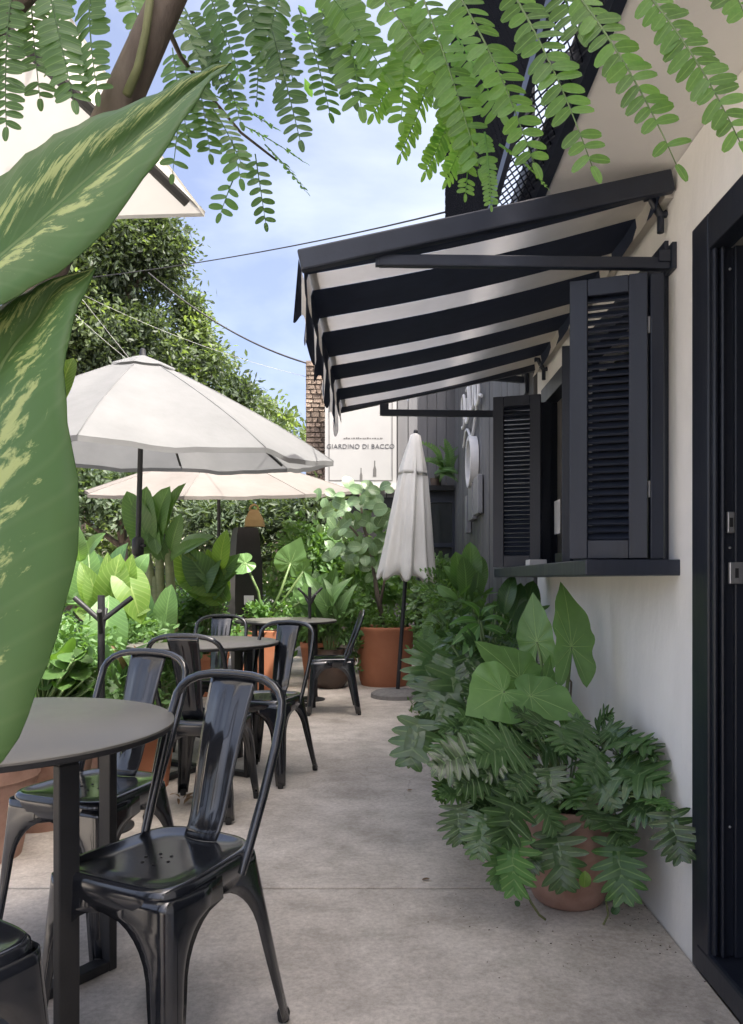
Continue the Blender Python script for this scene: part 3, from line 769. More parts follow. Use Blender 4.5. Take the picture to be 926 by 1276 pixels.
for yy in (2.39, 4.15):
    o = mk('hook', MB().tube([(WX - 0.002, yy, 2.25), (WX - 0.02, yy, 2.245), (WX - 0.035, yy, 2.27), (WX - 0.05, yy, 2.30), (WX - 0.07, yy, 2.30)], 0.013, 8).tube([(WX - 0.02, yy, 2.25), (WX - 0.02, yy, 2.19)], 0.011, 8).mesh('hook', True, 50), M['navy_metal'], aw)

# ------------------------------------------------------------------ chairs
def chair_proto():
    root = thing('cafe_chair', 'x', 'chair', (0, 0, 0))
    # seat pan
    n = 48

    def loop(sx_, z, rear=1.0):
        pts = []
        for k in range(n):
            a = 2 * math.pi * k / n
            c, s_ = math.cos(a), math.sin(a)
            p = 5.4
            x = math.copysign(abs(c) ** (2 / p), c); y = math.copysign(abs(s_) ** (2 / p), s_)
            hw = 0.178 - 0.026 * (y + 1) / 2
            yy = y * 0.172
            if y > 0: yy += 0.02 * (1 - x * x) * y
            pts.append((x * hw * sx_, yy * sx_ + 0.003, z))
        return pts
    b = MB()
    rings = [loop(1.005, 0.384), loop(1.034, 0.385), loop(1.036, 0.432), loop(1.024, 0.446), loop(0.985, 0.4535), loop(0.93, 0.4525), loop(0.88, 0.4475), loop(0.6, 0.4455), loop(0.3, 0.445), loop(0.02, 0.445)]
    b.grid([r + [r[0]] for r in rings])
    mk('seat', b.mesh('seat', True), M['chair'], root)
    hole = MB().lathe([(0.0, 0.0012), (0.0042, 0.0012), (0.0042, 0)], n=10).mesh('drain_hole_disc'); hole.materials.append(M['drain'])  # flat black discs; the holes' darkness is painted, nothing is punched
    for k in range(6):
        a = k * math.pi / 3
        mk('drain_hole_disc', hole, None, root, Matrix.Translation((0.034 * math.cos(a), 0.034 * math.sin(a) - 0.01, 0.4452)))
    # four sheet-metal legs whose tops form the arched apron
    lm = {}
    for sx_ in (-1, 1):
        for sy_ in (-1, 1):
            b = MB(); rows = []
            zs_ = [0.434, 0.41, 0.385, 0.375, 0.362, 0.345, 0.325, 0.30, 0.27, 0.22, 0.15, 0.08, 0.012]
            for z in zs_:
                t = 1 - z / 0.434
                front = sy_ < 0
                topx = 0.179 if front else 0.155
                cx_ = topx + (0.215 - topx) * t * (0.9 if front else 1.0)
                cy_ = 0.172 + ((0.205 if front else 0.235) - 0.172) * t
                if z >= 0.385: a = 0.999
                elif z >= 0.25:
                    q = (0.385 - z) / 0.135
                    a = 0.30 + 0.70 * (1 - math.sqrt(max(0, 1 - (1 - q) ** 2))) if q < 1 else 0.30
                else: a = 0.30 - 0.13 * (0.25 - z) / 0.25
                ax_, ay_ = a * cx_, a * (cy_ - (0.0 if front else 0.0))
                r = min(0.028, ax_ * 0.6, ay_ * 0.6)
                prof = [(cx_ - ax_, cy_), (cx_ - ax_ * 0.62, cy_ + 0.002), (cx_ - max(r, ax_ * 0.3), cy_ + 0.001)]
                for k in range(0, 6):
                    an = math.pi / 2 * (1 - k / 5)
                    prof.append((cx_ - r + r * math.cos(an), cy_ - r + r * math.sin(an)))
                prof += [(cx_ + 0.001, cy_ - max(r, ay_ * 0.3)), (cx_ + 0.002, cy_ - ay_ * 0.62), (cx_, cy_ - ay_)]
                rows.append([(x * sx_, y * sy_ + 0.003, z) for x, y in prof])
            b.grid(rows)
            o = mk('leg', b.mesh('leg', True, 55), M['chair'], root)
            solid(o, 0.003, 0)
            x, y = rows[-1][5][0], rows[-1][5][1]
            mk('foot', MB().lathe([(0.0, 0.0), (0.014, 0.0), (0.0165, 0.02), (0.013, 0.03), (0, 0.03)], (x - sx_ * 0.009, y - sy_ * 0.009, 0.0), 10).mesh('foot', True, 50), M['rubber'], o)
    # backrest hoop
    pts = []
    for sgn in (1,):
        pts = [(0.158, 0.10, 0.40), (0.164, 0.125, 0.46), (0.172, 0.17, 0.57), (0.178, 0.212, 0.68), (0.177, 0.238, 0.75)]
        arc = []
        for k in range(1, 12):
            a = math.pi * k / 12
            ca = math.cos(a)
            x = 0.177 * math.copysign(abs(ca) ** 0.72, ca)
            zz = 0.75 + 0.098 * math.sin(a) ** 0.72
            arc.append((x, 0.238 + 0.3 * (zz - 0.75), zz))
        left = [(-x, y, z) for x, y, z in reversed(pts)]
        pts = pts + arc + left
    mk('back_hoop', MB().tube(pts, 0.0118, 10).mesh('back_hoop', True, 50), M['chair'], root)
    # splat with a raised and a sunken rib
    rows = []
    ns = 16; nu = 12
    for i in range(ns + 1):
        t = i / ns
        z = 0.448 + t * 0.395
        y = 0.165 + 0.012 * math.sin(t * math.pi) * (-1) + 0.103 * t ** 1.15 - 0.035 * math.exp(-t * 9)
        hw = 0.051 + 0.024 * t
        row = []
        for j in range(nu + 1):
            u = j / nu * 2 - 1
            e = 0.0
            if 0.12 < t < 0.88 and abs(u) < 0.36: e = 0.006 if abs(u) > 0.2 else 0.0015
            row.append((u * hw, y - e + 0.010 * (u * u), z))
        rows.append(row)
    o = mk('splat', MB().grid(rows).mesh('splat', True, 50), M['chair'], root)
    solid(o, 0.0035, 0)
    return root


chair0 = chair_proto()
CH = [((-0.528, 1.784), (0.45, 0.893), 'glossy black metal chair nearest the camera with its whole seat and back in view'),
      ((-0.925, 2.40), (0.36, 0.933), 'black metal chair behind the front table with green reflections on its seat'),
      ((-0.855, 1.325), (-0.52, -0.854), 'black metal chair cut by the lower left corner, only its seat corner showing'),
      ((-0.865, 3.66), (-0.14, -0.99), 'black metal chair with its back to the camera at the middle table'),
      ((-0.665, 4.24), (0.35, 0.937), 'black metal chair on the walkway side of the middle table'),
      ((-1.15, 5.02), (0.06, 0.998), 'black metal chair on the far side of the middle table'),
      ((-0.45, 6.33), (0.995, 0.10), 'farthest black metal chair, seen side on at the far table')]
for k, ((x, y), bd, lab) in enumerate(CH):
    o = chair0 if k == 0 else copy_tree(chair0)
    o.matrix_basis = Matrix.Translation((x, y, 0.001)) @ Matrix.Rotation(math.atan2(-bd[0], bd[1]), 4, 'Z')
    tag(o, lab, 'chair', 'black metal cafe chairs')

# ------------------------------------------------------------------ tables
def table(name_label, x, y, ang, r=0.45, fr=0.36):
    t = thing('round_table', name_label, 'table', (x, y, 0), R(ang), 'round grey topped tables')
    Mt = W[t.name]
    mk('tabletop', MB().lathe([(0, 0.741), (r - 0.004, 0.741), (r, 0.738), (r, 0.733)], n=72).mesh('tabletop', True, 40), M['tabletop'], t, Mt)
    mk('edge_band', MB().lathe([(r - 0.001, 0.7325), (r - 0.0015, 0.722), (r - 0.004, 0.720), (0, 0.720)], n=72).mesh('edge_band', True, 40), M['tableedge'], t, Mt)
    for k in range(4):
        a = k * math.pi / 2
        d = Vector((math.cos(a), math.sin(a), 0))
        o = mk('leg', MB().box((fr - 0.025, -0.025, 0.0), (fr, 0.025, 0.695)).mesh('leg'), M['blackmetal'], t, Mt @ Matrix.Rotation(a, 4, 'Z'))
        bevelled(o, 0.003)
        o = mk('foot_bar', MB().box((0.026, -0.024, 0.001), (fr - 0.0255, 0.024, 0.028)).mesh('foot_bar'), M['blackmetal'], t, Mt @ Matrix.Rotation(a, 4, 'Z'))
        bevelled(o, 0.003)
        o = mk('top_bar', MB().box((0.026, -0.024, 0.696), (fr, 0.024, 0.7195)).mesh('top_bar'), M['blackmetal'], t, Mt @ Matrix.Rotation(a, 4, 'Z'))
    return t


table('grey topped round table in the foreground, half hidden by the big leaf', -0.985, 1.87, 55)
table('grey topped round table in the middle with chairs around it', -1.07, 4.40, 62)
table('farthest round table, in front of the potted plants', -0.88, 6.75, 48)

# ------------------------------------------------------------------ hook stands
for lab, x, y, rz in (('black steel bag stand with forked arms behind the front table', -1.255, 3.36, 0.1), ('black steel bag stand with forked arms at the far table', -0.69, 6.95, 0.5)):
    s_ = thing('bag_stand', lab, 'stand', (x, y, 0), rz, 'black bag stands')
    Ms = W[s_.name]
    mk('post', MB().tube([(0, 0, 0.015), (0, 0, 1.03)], 0.0155, 10).mesh('post', True, 50), M['blackmetal'], s_, Ms)
    mk('base', MB().lathe([(0, 0.022), (0.1, 0.02), (0.14, 0.008), (0.14, 0.0), (0, 0)], n=28).mesh('base', True, 40), M['blackmetal'], s_, Ms)
    for k, (a, l) in enumerate(((180, 0.115), (8, 0.13), (95, 0.11), (-80, 0.1))):
        zb = 0.915 if k < 2 else 0.86
        d = Vector((math.cos(R(a)), math.sin(R(a)), 0))
        mk('arm', MB().tube([Vector((0, 0, zb)), Vector((0, 0, zb)) + d * l + Vector((0, 0, 0.105))], 0.0115, 8).mesh('arm', True, 50), M['blackmetal'], s_, Ms)

# ------------------------------------------------------------------ umbrellas
def umbrella(label, cx, cy, Rr, nside, ang0, zrim, zap, mat, tilt=(0, 0), pole=True, grip=None, pole_top=None, droop=0.0, sag=0.05, group='cafe umbrellas', rib_r=0.011, pole_r=0.02, lean=(0, 0)):
    u = thing('patio_umbrella', label, 'umbrella', (cx, cy, 0), 0, group)
    T = Matrix.Translation((cx, cy, zrim)) @ Matrix.Rotation(tilt[0], 4, 'X') @ Matrix.Rotation(tilt[1], 4, 'Y')
    rise = zap - zrim

    def surf_pt(a_i, t, s):
        a0 = R(ang0) + a_i * 2 * math.pi / nside; a1 = a0 + 2 * math.pi / nside
        p0 = Vector((math.cos(a0), math.sin(a0))); p1 = Vector((math.cos(a1), math.sin(a1)))
        q = p0.lerp(p1, s) * Rr * t
        z = rise * (1 - t ** 1.12) - sag * math.sin(math.pi * s) * (0.35 + 0.65 * t) * t - droop * (t ** 6) * (abs(2 * s - 1) ** 3)
        z += 0.007 * math.sin(s * 5 * math.pi + a_i * 1.7) * t ** 3 * math.sin(math.pi * s)
        q = q * (1 - 0.035 * math.sin(math.pi * s) * t)
        return Vector((q.x, q.y, z))
    b = MB()
    nr, ns = 9, 8
    for i in range(nside):
        b.grid([[surf_pt(i, 0.06 + 0.94 * r / nr, s / ns) for s in range(ns + 1)] for r in range(nr + 1)])
    # hem
    for i in range(nside):
        b.grid([[surf_pt(i, 1, s / ns) - Vector((0, 0, (0.035 if nside > 4 else 0.012) * q)) for s in range(ns + 1)] for q in (0, 1)])
    me = b.mesh('canopy', True, 35)
    cano = mk('canopy', me, mat, u, T)
    b = MB()
    for i in range(nside):
        b.grid([[surf_pt(i, t, s / ns) + Vector((0, 0, 0.018 + 0.02 * t)) for s in range(ns + 1)] for t in (0.01, 0.09, 0.17)])
    o = mk('vent', b.mesh('vent', True, 35), mat, cano, T)
    for i in range(nside):
        mk('seam', MB().tube([surf_pt(i, t, 0) + Vector((0, 0, 0.001)) for t in (0.18, 0.4, 0.6, 0.8, 1.0)], 0.0045, 5).mesh('seam', True), mat, cano, T)
    mk('finial', MB().lathe([(0, 0.07), (0.02, 0.06), (0.024, 0.03), (0.03, 0.0)], (0, 0, rise), 12).mesh('finial', True, 40), M['blackmetal'], u, T)
    mk('hub', MB().lathe([(0.0, -0.02), (0.045, -0.02), (0.05, -0.05), (0.045, -0.09), (0, -0.09)], (0, 0, rise), 16).mesh('hub', True, 40), M['blackmetal'], u, T)
    for i in range(nside):
        pts = [surf_pt(i, t, 0) - Vector((0, 0, 0.022)) for t in (0.05, 0.25, 0.5, 0.75, 0.955)]
        rb_ = mk('rib', MB().tube(pts, rib_r, 6).mesh('rib', True, 50), M['blackmetal'], u, T)
        a = R(ang0) + i * 2 * math.pi / nside
        hubz = rise - 0.42 * rise - 0.35
        mk('strut', MB().tube([(0.03 * math.cos(a), 0.03 * math.sin(a), hubz), tuple(surf_pt(i, 0.5, 0) - Vector((0, 0, 0.03)))], rib_r * 0.8, 6).mesh('strut', True, 50), M['blackmetal'], rb_, T)
    if pole:
        top = T @ Vector((0, 0, rise - 0.05))
        bot = Vector((cx + lean[0], cy + lean[1], 0.05))
        mk('pole', MB().tube([bot, top], pole_r, 12).mesh('pole', True, 50), M['blackmetal'], u)
        mk('base', MB().lathe([(0, 0.09), (0.05, 0.085), (0.24, 0.055), (0.25, 0.03), (0.25, 0), (0, 0)], (bot.x, bot.y, 0), 30).mesh('base', True, 40), M['base_stone'], u)
        if grip:
            d = (top - bot).normalized()
            c = bot + d * (grip - bot.z) / d.z
            o = mk('crank', MB().tube([c - d * 0.07, c - d * 0.05, c + d * 0.05, c + d * 0.07], [0.03, 0.045, 0.045, 0.03], 12).tube([c, c + Vector((0.07, -0.05, 0.005))], 0.012, 8).mesh('crank', True, 50), M['blackmetal'], u)
    return u


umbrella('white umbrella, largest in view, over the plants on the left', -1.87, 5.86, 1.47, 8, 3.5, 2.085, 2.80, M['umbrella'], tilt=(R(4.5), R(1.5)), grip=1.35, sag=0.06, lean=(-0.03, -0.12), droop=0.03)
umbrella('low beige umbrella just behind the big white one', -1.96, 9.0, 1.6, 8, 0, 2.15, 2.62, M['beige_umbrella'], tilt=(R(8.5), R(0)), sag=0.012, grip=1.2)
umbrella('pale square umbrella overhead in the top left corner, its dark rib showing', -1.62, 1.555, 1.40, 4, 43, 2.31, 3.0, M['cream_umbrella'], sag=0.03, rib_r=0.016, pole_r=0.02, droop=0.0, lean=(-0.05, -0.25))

# closed umbrella
cu = thing('closed_umbrella', 'closed off white umbrella leaning by the terracotta pot', 'umbrella', (0.113, 7.13, 0), 0, 'cafe umbrellas')
tilt = Matrix.Translation((0.113, 7.13, 0)) @ Matrix.Rotation(R(4.0), 4, 'Y')


def pleat(a, t): return 1.02 + (0.05 + 0.16 * t) * math.cos(8 * a + 0.5 * math.sin(2 * a + 3 * t)) + 0.06 * math.sin(3 * a + 4 * t) + 0.04 * math.sin(13 * a + 2 * t) + 0.025 * math.sin(21 * a)


prof = [(0.012, 2.38), (0.06, 2.32), (0.10, 2.20), (0.125, 2.05), (0.15, 1.85), (0.178, 1.62), (0.20, 1.42), (0.225, 1.24), (0.238, 1.15), (0.225, 1.125), (0.17, 1.14), (0.1, 1.18)]
b = MB(); n = 160
vs, uvs = [], []
for i, (r, z) in enumerate(prof):
    for k in range(n):
        a = 2 * math.pi * k / n
        t = i / (len(prof) - 1)
        rr = r * pleat(a, t)
        zz = z + (0.045 * math.cos(8 * a + math.pi) if i >= 7 and i <= 9 else 0) * (1 if i > 7 else 0.4)
        vs.append((rr * math.cos(a), rr * math.sin(a), zz)); uvs.append((k / n, t))
fs = [(i * n + k, i * n + (k + 1) % n, (i + 1) * n + (k + 1) % n, (i + 1) * n + k) for i in range(len(prof) - 1) for k in range(n)]
o = mk('canopy', MB().add(vs, fs, uvs).mesh('canopy', True), M['grey_umbrella'], cu, tilt)
b = MB().lathe([(0.015, 2.475), (0.045, 2.46), (0.07, 2.36), (0.105, 2.22), (0.125, 2.12), (0.128, 2.085), (0.105, 2.10)], n=64, wob=lambda a, t: 1 + 0.10 * t * math.cos(8 * a + 0.5) + 0.05 * t * math.sin(5 * a))
mk('cap', b.mesh('cap', True), M['grey_umbrella'], o, tilt)
mk('pole', MB().tube([(0, 0, 0.04), (0, 0, 2.46)], 0.019, 12).mesh('pole', True, 50), M['blackmetal'], cu, tilt)
mk('finial', MB().lathe([(0, 2.515), (0.018, 2.505), (0.022, 2.485), (0.012, 2.465)], n=12).mesh('finial', True), M['blackmetal'], cu, tilt)
mk('base', MB().lathe([(0, 0.075), (0.04, 0.07), (0.21, 0.055), (0.245, 0.035), (0.25, 0.0), (0, 0)], (0.113, 7.13, 0), 36).mesh('base', True, 40), M['base_stone'], cu)

# ------------------------------------------------------------------ leaf shapes
def blade(name, wf, n=10, m=3, fold=0.25, arch=0.12, ripple=0.0, curl=0.0, rfreq=9):
    b = MB(); rows = []; uvs = []
    for i in range(n + 1):
        v = i / n; w = wf(v); row = []
        for j in range(-m, m + 1):
            u = j / m
            z = fold * abs(u) * w - curl * (u * u) * w + arch * 4 * v * (1 - v) * 0.5 + ripple * math.sin(v * rfreq * 2 * math.pi) * abs(u) ** 1.5
            row.append((u * w, v, z)); uvs.append((0.5 + 0.5 * u, v))
        rows.append(row)
    return b.grid(rows, uvs).mesh(name, True)


def sinw(W_, p=0.75, q=0.85): return lambda v: W_ * max(math.sin(math.pi * min(max(v, 0.0), 1.0) ** p), 0.0) ** q + 0.002


def heart(name, wide=0.52, tall=False, cup=0.10, rip=0.020, arch=0.1, seed=0):
    """elephant-ear leaf: stalk joins at the origin, tip at +Y"""
    rnd = random.Random(seed)
    n, m = 56, 5
    key = [(0, 1.0), (8, 0.84), (20, 0.69), (40, 0.585), (65, 0.53), (95, 0.50), (120, 0.50), (140, 0.49), (155, 0.44), (166, 0.34), (175, 0.16), (180, 0.08)]
    if tall: key = [(0, 1.0), (7, 0.86), (18, 0.72), (38, 0.60), (62, 0.51), (92, 0.47), (118, 0.53), (140, 0.64), (155, 0.66), (165, 0.50), (174, 0.20), (180, 0.08)]

    def rad(deg):
        d = abs(deg)
        for (a, r0), (c, r1) in zip(key[:-1], key[1:]):
            if d <= c: return r0 + (r1 - r0) * (d - a) / (c - a)
        return key[-1][1]
    vs = [(0, 0, 0)]; uvs = [(0.5, 0)]; fs = []
    for i in range(1, m + 1):
        t = i / m
        for k in range(n):
            deg = -180 + 360 * k / n
            a = R(deg); r = rad(deg) * t
            if i == m: r *= 1 + 0.012 * rnd.uniform(-1, 1)
            x = math.sin(a) * r * wide / 0.52; y = math.cos(a) * r
            vein = math.cos(deg / 20 * math.pi)
            z = cup * (abs(x) * 1.2) ** 1.3 - arch * y * y * 0.9 + rip * vein * t ** 1.2 + (0.03 * math.sin(a * 3 + seed) + 0.018 * math.sin(a * 7 + 2 * seed)) * t ** 3
            vs.append((x, y, z)); uvs.append((deg / 20 * 0.5 + 0.5 - math.floor(deg / 20 * 0.5 + 0.5 + 1e-6), t))
    for k in range(n):
        fs.append((0, 1 + (k + 1) % n, 1 + k))
    for i in range(m - 1):
        for k in range(n):
            a = 1 + i * n + k; c = 1 + i * n + (k + 1) % n
            fs.append((a, c, c + n, a + n))
    # thin raised veins
    b = MB().add(vs, fs, [(0.12, 0.5)] * len(vs))
    for deg in (0, 28, -28, 56, -56, 88, -88, 122, -122, 150, -150):
        a = R(deg); ln = rad(deg) * (0.97 if deg == 0 else 0.9)
        row0, row1, row2 = [], [], []
        for q in range(7):
            t = q / 6; r = ln * t
            dx, dy = math.sin(a), math.cos(a)
            x, y = dx * r * wide / 0.52, dy * r
            z = cup * (abs(x) * 1.2) ** 1.3 - arch * y * y * 0.9 + rip * math.cos(deg / 20 * math.pi) * t ** 1.2
            w = (0.011 if deg == 0 else 0.0065) * (1 - 0.8 * t)
            row0.append((x - dy * w, y + dx * w, z + 0.002)); row1.append((x, y, z + 0.007)); row2.append((x + dy * w, y - dx * w, z + 0.002))
        b.grid([row0, row1, row2], [(0.5, 0.5)] * 21)
    return b.mesh(name, True)


def lobed(name, nl=7, ln=0.42, gap=0.55, arch=0.18, fold=0.16, ang=58, spread=0.35, seed=0, core=0.09, tipw=0.35, drop=0.12):
    """deeply cut leaf: a midrib blade with separate fingers along both sides"""
    rnd = random.Random(seed); b = MB()

    def mid(v): return Vector((0, v, arch * 4 * v * (1 - v) * 0.5))
    rows, uvs = [], []
    for i in range(11):
        v = i / 10
        w = core * (math.sin(math.pi * min(v ** 0.8, 1)) ** 0.6 + 0.05)
        p = mid(v)
        rows.append([p + Vector((-w, 0, fold * w)), p + Vector((0, 0, 0)), p + Vector((w, 0, fold * w))])
        uvs += [(0.3, v), (0.5, v), (0.7, v)]
    b.grid(rows, uvs)
    for sgn in (-1, 1):
        for i in range(nl):
            t = (i + 0.4) / nl
            v = 0.02 + 0.86 * t
            l = ln * (0.62 + 0.55 * math.sin(math.pi * (0.25 + 0.68 * t))) * rnd.uniform(0.86, 1.08) * (1 if t < 0.8 else 0.8)
            a = R(ang + 48 - 78 * t + rnd.uniform(-5, 5))   # from the forward direction
            a = max(a, R(28))
            d = Vector((sgn * math.sin(a), math.cos(a), 0)); pr = Vector((-d.y, d.x, 0))
            w0 = 0.86 / nl * gap
            wob, wob2 = rnd.uniform(-.18, .18), rnd.uniform(-.1, .35)
            base = mid(v)
            rows, uvs = [], []
            for q, (f, wq) in enumerate(((0.0, 1.15), (0.3, 1.08), (0.6, 0.92), (0.85, 0.62), (1.0, 0.10))):
                c = base + d * l * f + Vector((0, 0, (fold + wob) * l * f - (drop + wob2) * l * f * f))
                rows.append([c - pr * w0 * wq + Vector((0, 0, 0.008)), c, c + pr * w0 * wq + Vector((0, 0, 0.008))])
                uvs += [(0.1, v), (0.5, v), (0.9, v)]
            b.grid(rows, uvs)
    return b.mesh(name, True)


LM = {}
LM['phil'] = [lobed('philodendron_leaf', 7, 0.42, 0.64, 0.24, 0.2, seed=s, core=0.11) for s in range(4)]
LM['mons'] = [lobed('monstera_leaf', 5, 0.44, 0.66, 0.2, 0.12, ang=62, seed=s + 9, core=0.17) for s in range(3)]
LM['alo'] = [heart('elephant_ear_leaf', 0.56, seed=s) for s in range(4)]
LM['alo_tall'] = [heart('elephant_ear_leaf', 0.40, True, cup=0.22, arch=0.16, seed=s) for s in (11, 12)]
LM['alo_narrow'] = [heart('elephant_ear_leaf', 0.46, cup=0.2, arch=0.2, seed=5)]
LM['broad'] = [blade('broad_leaf', sinw(0.2, 0.8, 0.8), 12, 3, 0.22, 0.22, 0.006), blade('broad_leaf', sinw(0.24, 0.85, 0.75), 12, 3, 0.16, 0.3, 0.008)]
LM['paddle'] = [blade('paddle_leaf', sinw(0.27, 0.9, 0.6), 12, 3, 0.18, 0.16, 0.008), blade('paddle_leaf', sinw(0.23, 0.95, 0.6), 12, 3, 0.35, 0.3, 0.008)]
LM['lance'] = [blade('lance_leaf', sinw(0.13, 0.75, 0.9), 10, 2, 0.3, 0.3), blade('lance_leaf', sinw(0.11, 0.75, 0.9), 10, 2, 0.4, 0.5)]
LM['round'] = [blade('round_leaf', sinw(0.40, 0.9, 0.55), 8, 2, 0.12, 0.12), blade('round_leaf', sinw(0.36, 0.95, 0.55), 8, 2, 0.2, 0.2)]
LM['strap'] = [blade('strap_leaf', sinw(0.05, 0.7, 0.7), 12, 1, 0.4, 0.5)]


def fern_mesh(name, n=14, ln=0.2, w=0.32, arch=0.35):
    b = MB()
    for i in range(n):
        v = (i + 0.6) / n
        for sgn in (-1, 1):
            l = ln * math.sin(math.pi * min(1, 0.15 + 0.85 * v)) ** 0.7 + 0.02
            d = Vector((sgn * 0.9, 0.42, 0.12)); pr = Vector((-d.y, d.x, 0)).normalized() * (0.5 / n * 1.3)
            c = Vector((0, v, arch * 2 * v * (1 - v)))
            b.add([c - pr * 0.5, c + d * l * 0.5 - pr * 0.9 + Vector((0, 0, 0.01)), c + d * l, c + d * l * 0.5 + pr * 0.9, c + pr * 0.5], [(0, 1, 2, 3, 4)], [(0.4, v), (0.3, v), (0.5, v), (0.7, v), (0.6, v)])
    rows = [[Vector((-0.006, v, arch * 2 * v * (1 - v) + 0.003)), Vector((0.006, v, arch * 2 * v * (1 - v) + 0.003))] for v in [k / 8 for k in range(9)]]
    b.grid(rows, [(0.5, 0.5)] * 18)
    return b.mesh(name, True)


LM['fern'] = [fern_mesh('fern_frond'), fern_mesh('fern_frond', 16, 0.16, arch=0.6)]
_cache = {}


def mesh_with(me, mat):
    k = (me.name, mat.name)
    if k not in _cache:
        c = me.copy(); c.materials.clear(); c.materials.append(mat); _cache[k] = c
    return _cache[k]


def leafM(base, tip, hint, wide=1.0, roll=0.0):
    base, tip, hint = Vector(base), Vector(tip), Vector(hint)
    y = tip - base; L = y.length; y.normalize()
    x = y.cross(hint)
    if x.length < 1e-3: x = y.cross(Vector((0.3, 0.2, 0.9)))
    x.normalize(); z = x.cross(y)
    if roll:
        q = Matrix.Rotation(roll, 3, y); x = q @ x; z = q @ z
    return Matrix(((x.x * L * wide, y.x * L, z.x * L, base.x), (x.y * L * wide, y.y * L, z.y * L, base.y), (x.z * L * wide, y.z * L, z.z * L, base.z), (0, 0, 0, 1)))


def leaf(parent, kind, mat, base, tip, hint=(0, -0.6, 0.8), wide=1.0, roll=0.0, name='leaf'):
    me = mesh_with(random.choice(LM[kind]), M[mat])
    return mk(name, me, None, parent, leafM(base, tip, hint, wide, roll))


def stemtube(b, p0, p1, r0=0.006, r1=0.004, bow=0.06, n=6):
    p0, p1 = Vector(p0), Vector(p1)
    L = (p1 - p0).length
    pts = []
    for i in range(6):
        t = i / 5
        p = p0.lerp(p1, t)
        p.z += bow * L * 4 * t * (1 - t) * 0.6
        pts.append(p)
    b.tube(pts, [r0 + (r1 - r0) * i / 5 for i in range(6)], n)


def pot(root, x, y, prof, mat, soil_r, soil_z, n=36):
    o = mk('pot', MB().lathe(prof, (x, y, 0), n).mesh('pot', True, 50), M[mat], root)
    mk('soil', MB().lathe([(0, soil_z), (soil_r, soil_z - 0.004)], (x, y, 0), 20).mesh('soil', True), M['soil'], root)
    return o


def cloud(name, ells, n, size, mat, parent=None, seed=1, up=0.5, aspect=0.5, clump=0.35, kind=None, hollow=0.55, nclump=None):
    """many small folded leaf faces gathered in twig-like clumps inside ellipsoids ((cx,cy,cz),(rx,ry,rz))"""
    g = np.random.default_rng(seed)
    vol = np.array([e[1][0] * e[1][1] + e[1][1] * e[1][2] + e[1][0] * e[1][2] for e in ells]); vol = vol / vol.sum()
    nc = nclump or max(8, n // (85 if n > 12000 else 40))
    which = g.choice(len(ells), nc, p=vol)
    d = g.normal(size=(nc, 3)); d /= np.linalg.norm(d, axis=1)[:, None]
    rr = (hollow + (1 - hollow) * g.random(nc)) * (0.8 + 0.3 * g.random(nc))
    C = np.array([e[0] for e in ells])[which]; E = np.array([e[1] for e in ells])[which]
    cen = C + d * rr[:, None] * E
    cs = clump * (0.6 + 0.8 * g.random(nc))
    k = g.choice(nc, n)
    pos = cen[k] + g.normal(size=(n, 3)) * cs[k][:, None] * np.array([0.5, 0.5, 0.38])
    dirv = g.normal(size=(n, 3)) * 0.75 + (pos - cen[k]) / (cs[k][:, None] + 1e-6) * 0.6 + d[k] * 0.5
    dirv[:, 2] -= 0.25
    dirv /= np.linalg.norm(dirv, axis=1)[:, None]
    nr = g.normal(size=(n, 3)) * 0.6; nr[:, 2] += up * 1.4
    xs = np.cross(dirv, nr); xs /= np.linalg.norm(xs, axis=1)[:, None] + 1e-9
    zz = np.cross(xs, dirv)
    L = size * (0.6 + 0.8 * g.random(n))[:, None]; Wd = L * aspect
    v = np.empty((n, 6, 3))
    v[:, 0] = pos; v[:, 1] = pos + dirv * L * 0.45 + xs * Wd * 0.5 + zz * Wd * 0.12
    v[:, 2] = pos + dirv * L * 0.8 + xs * Wd * 0.3 + zz * Wd * 0.08
    v[:, 3] = pos + dirv * L; v[:, 4] = pos + dirv * L * 0.8 - xs * Wd * 0.3 + zz * Wd * 0.08
    v[:, 5] = pos + dirv * L * 0.45 - xs * Wd * 0.5 + zz * Wd * 0.12
    me = bpy.data.meshes.new(name)
    me.vertices.add(n * 6); me.vertices.foreach_set('co', v.ravel())
    me.loops.add(n * 8); base = (np.arange(n) * 6)[:, None]
    idx = (base + np.array([0, 1, 2, 3, 0, 3, 4, 5])[None]).ravel().astype(np.int32)
    me.loops.foreach_set('vertex_index', idx)
    me.polygons.add(n * 2)
    me.polygons.foreach_set('loop_start', (np.arange(n * 2) * 4).astype(np.int32))
    me.polygons.foreach_set('loop_total', np.full(n * 2, 4, dtype=np.int32))
    uvl = me.uv_layers.new(name='UVMap')
    uvp = np.array([[.5, 0], [.8, .45], [.7, .8], [.5, 1], [.5, 0], [.5, 1], [.3, .8], [.2, .45]], dtype=np.float32)
    uvl.data.foreach_set('uv', np.tile(uvp, (n, 1)).ravel())
    me.update(calc_edges=True); me.validate()
    o = mk(name, me, M[mat], parent)
    if kind: o['kind'] = kind
    return o


# ------------------------------------------------------------------ variegated plant in the near left foreground
vp = thing('variegated_plant', 'large green leaves blotched with yellow, close up along the left edge', 'plant', (-0.52, 0.62, 0))
pot(vp, -0.52, 0.62, [(0, 0), (0.12, 0), (0.15, 0.25), (0.17, 0.27), (0.17, 0.31), (0.15, 0.31), (0.145, 0.27)], 'terracotta', 0.148, 0.28)
mk('stem', MB().tube([(-0.52, 0.62, 0.27), (-0.5, 0.62, 0.7), (-0.44, 0.6, 1.05), (-0.40, 0.58, 1.2)], [0.022, 0.02, 0.017, 0.014], 12).mesh('stem', True), M['stem'], vp)


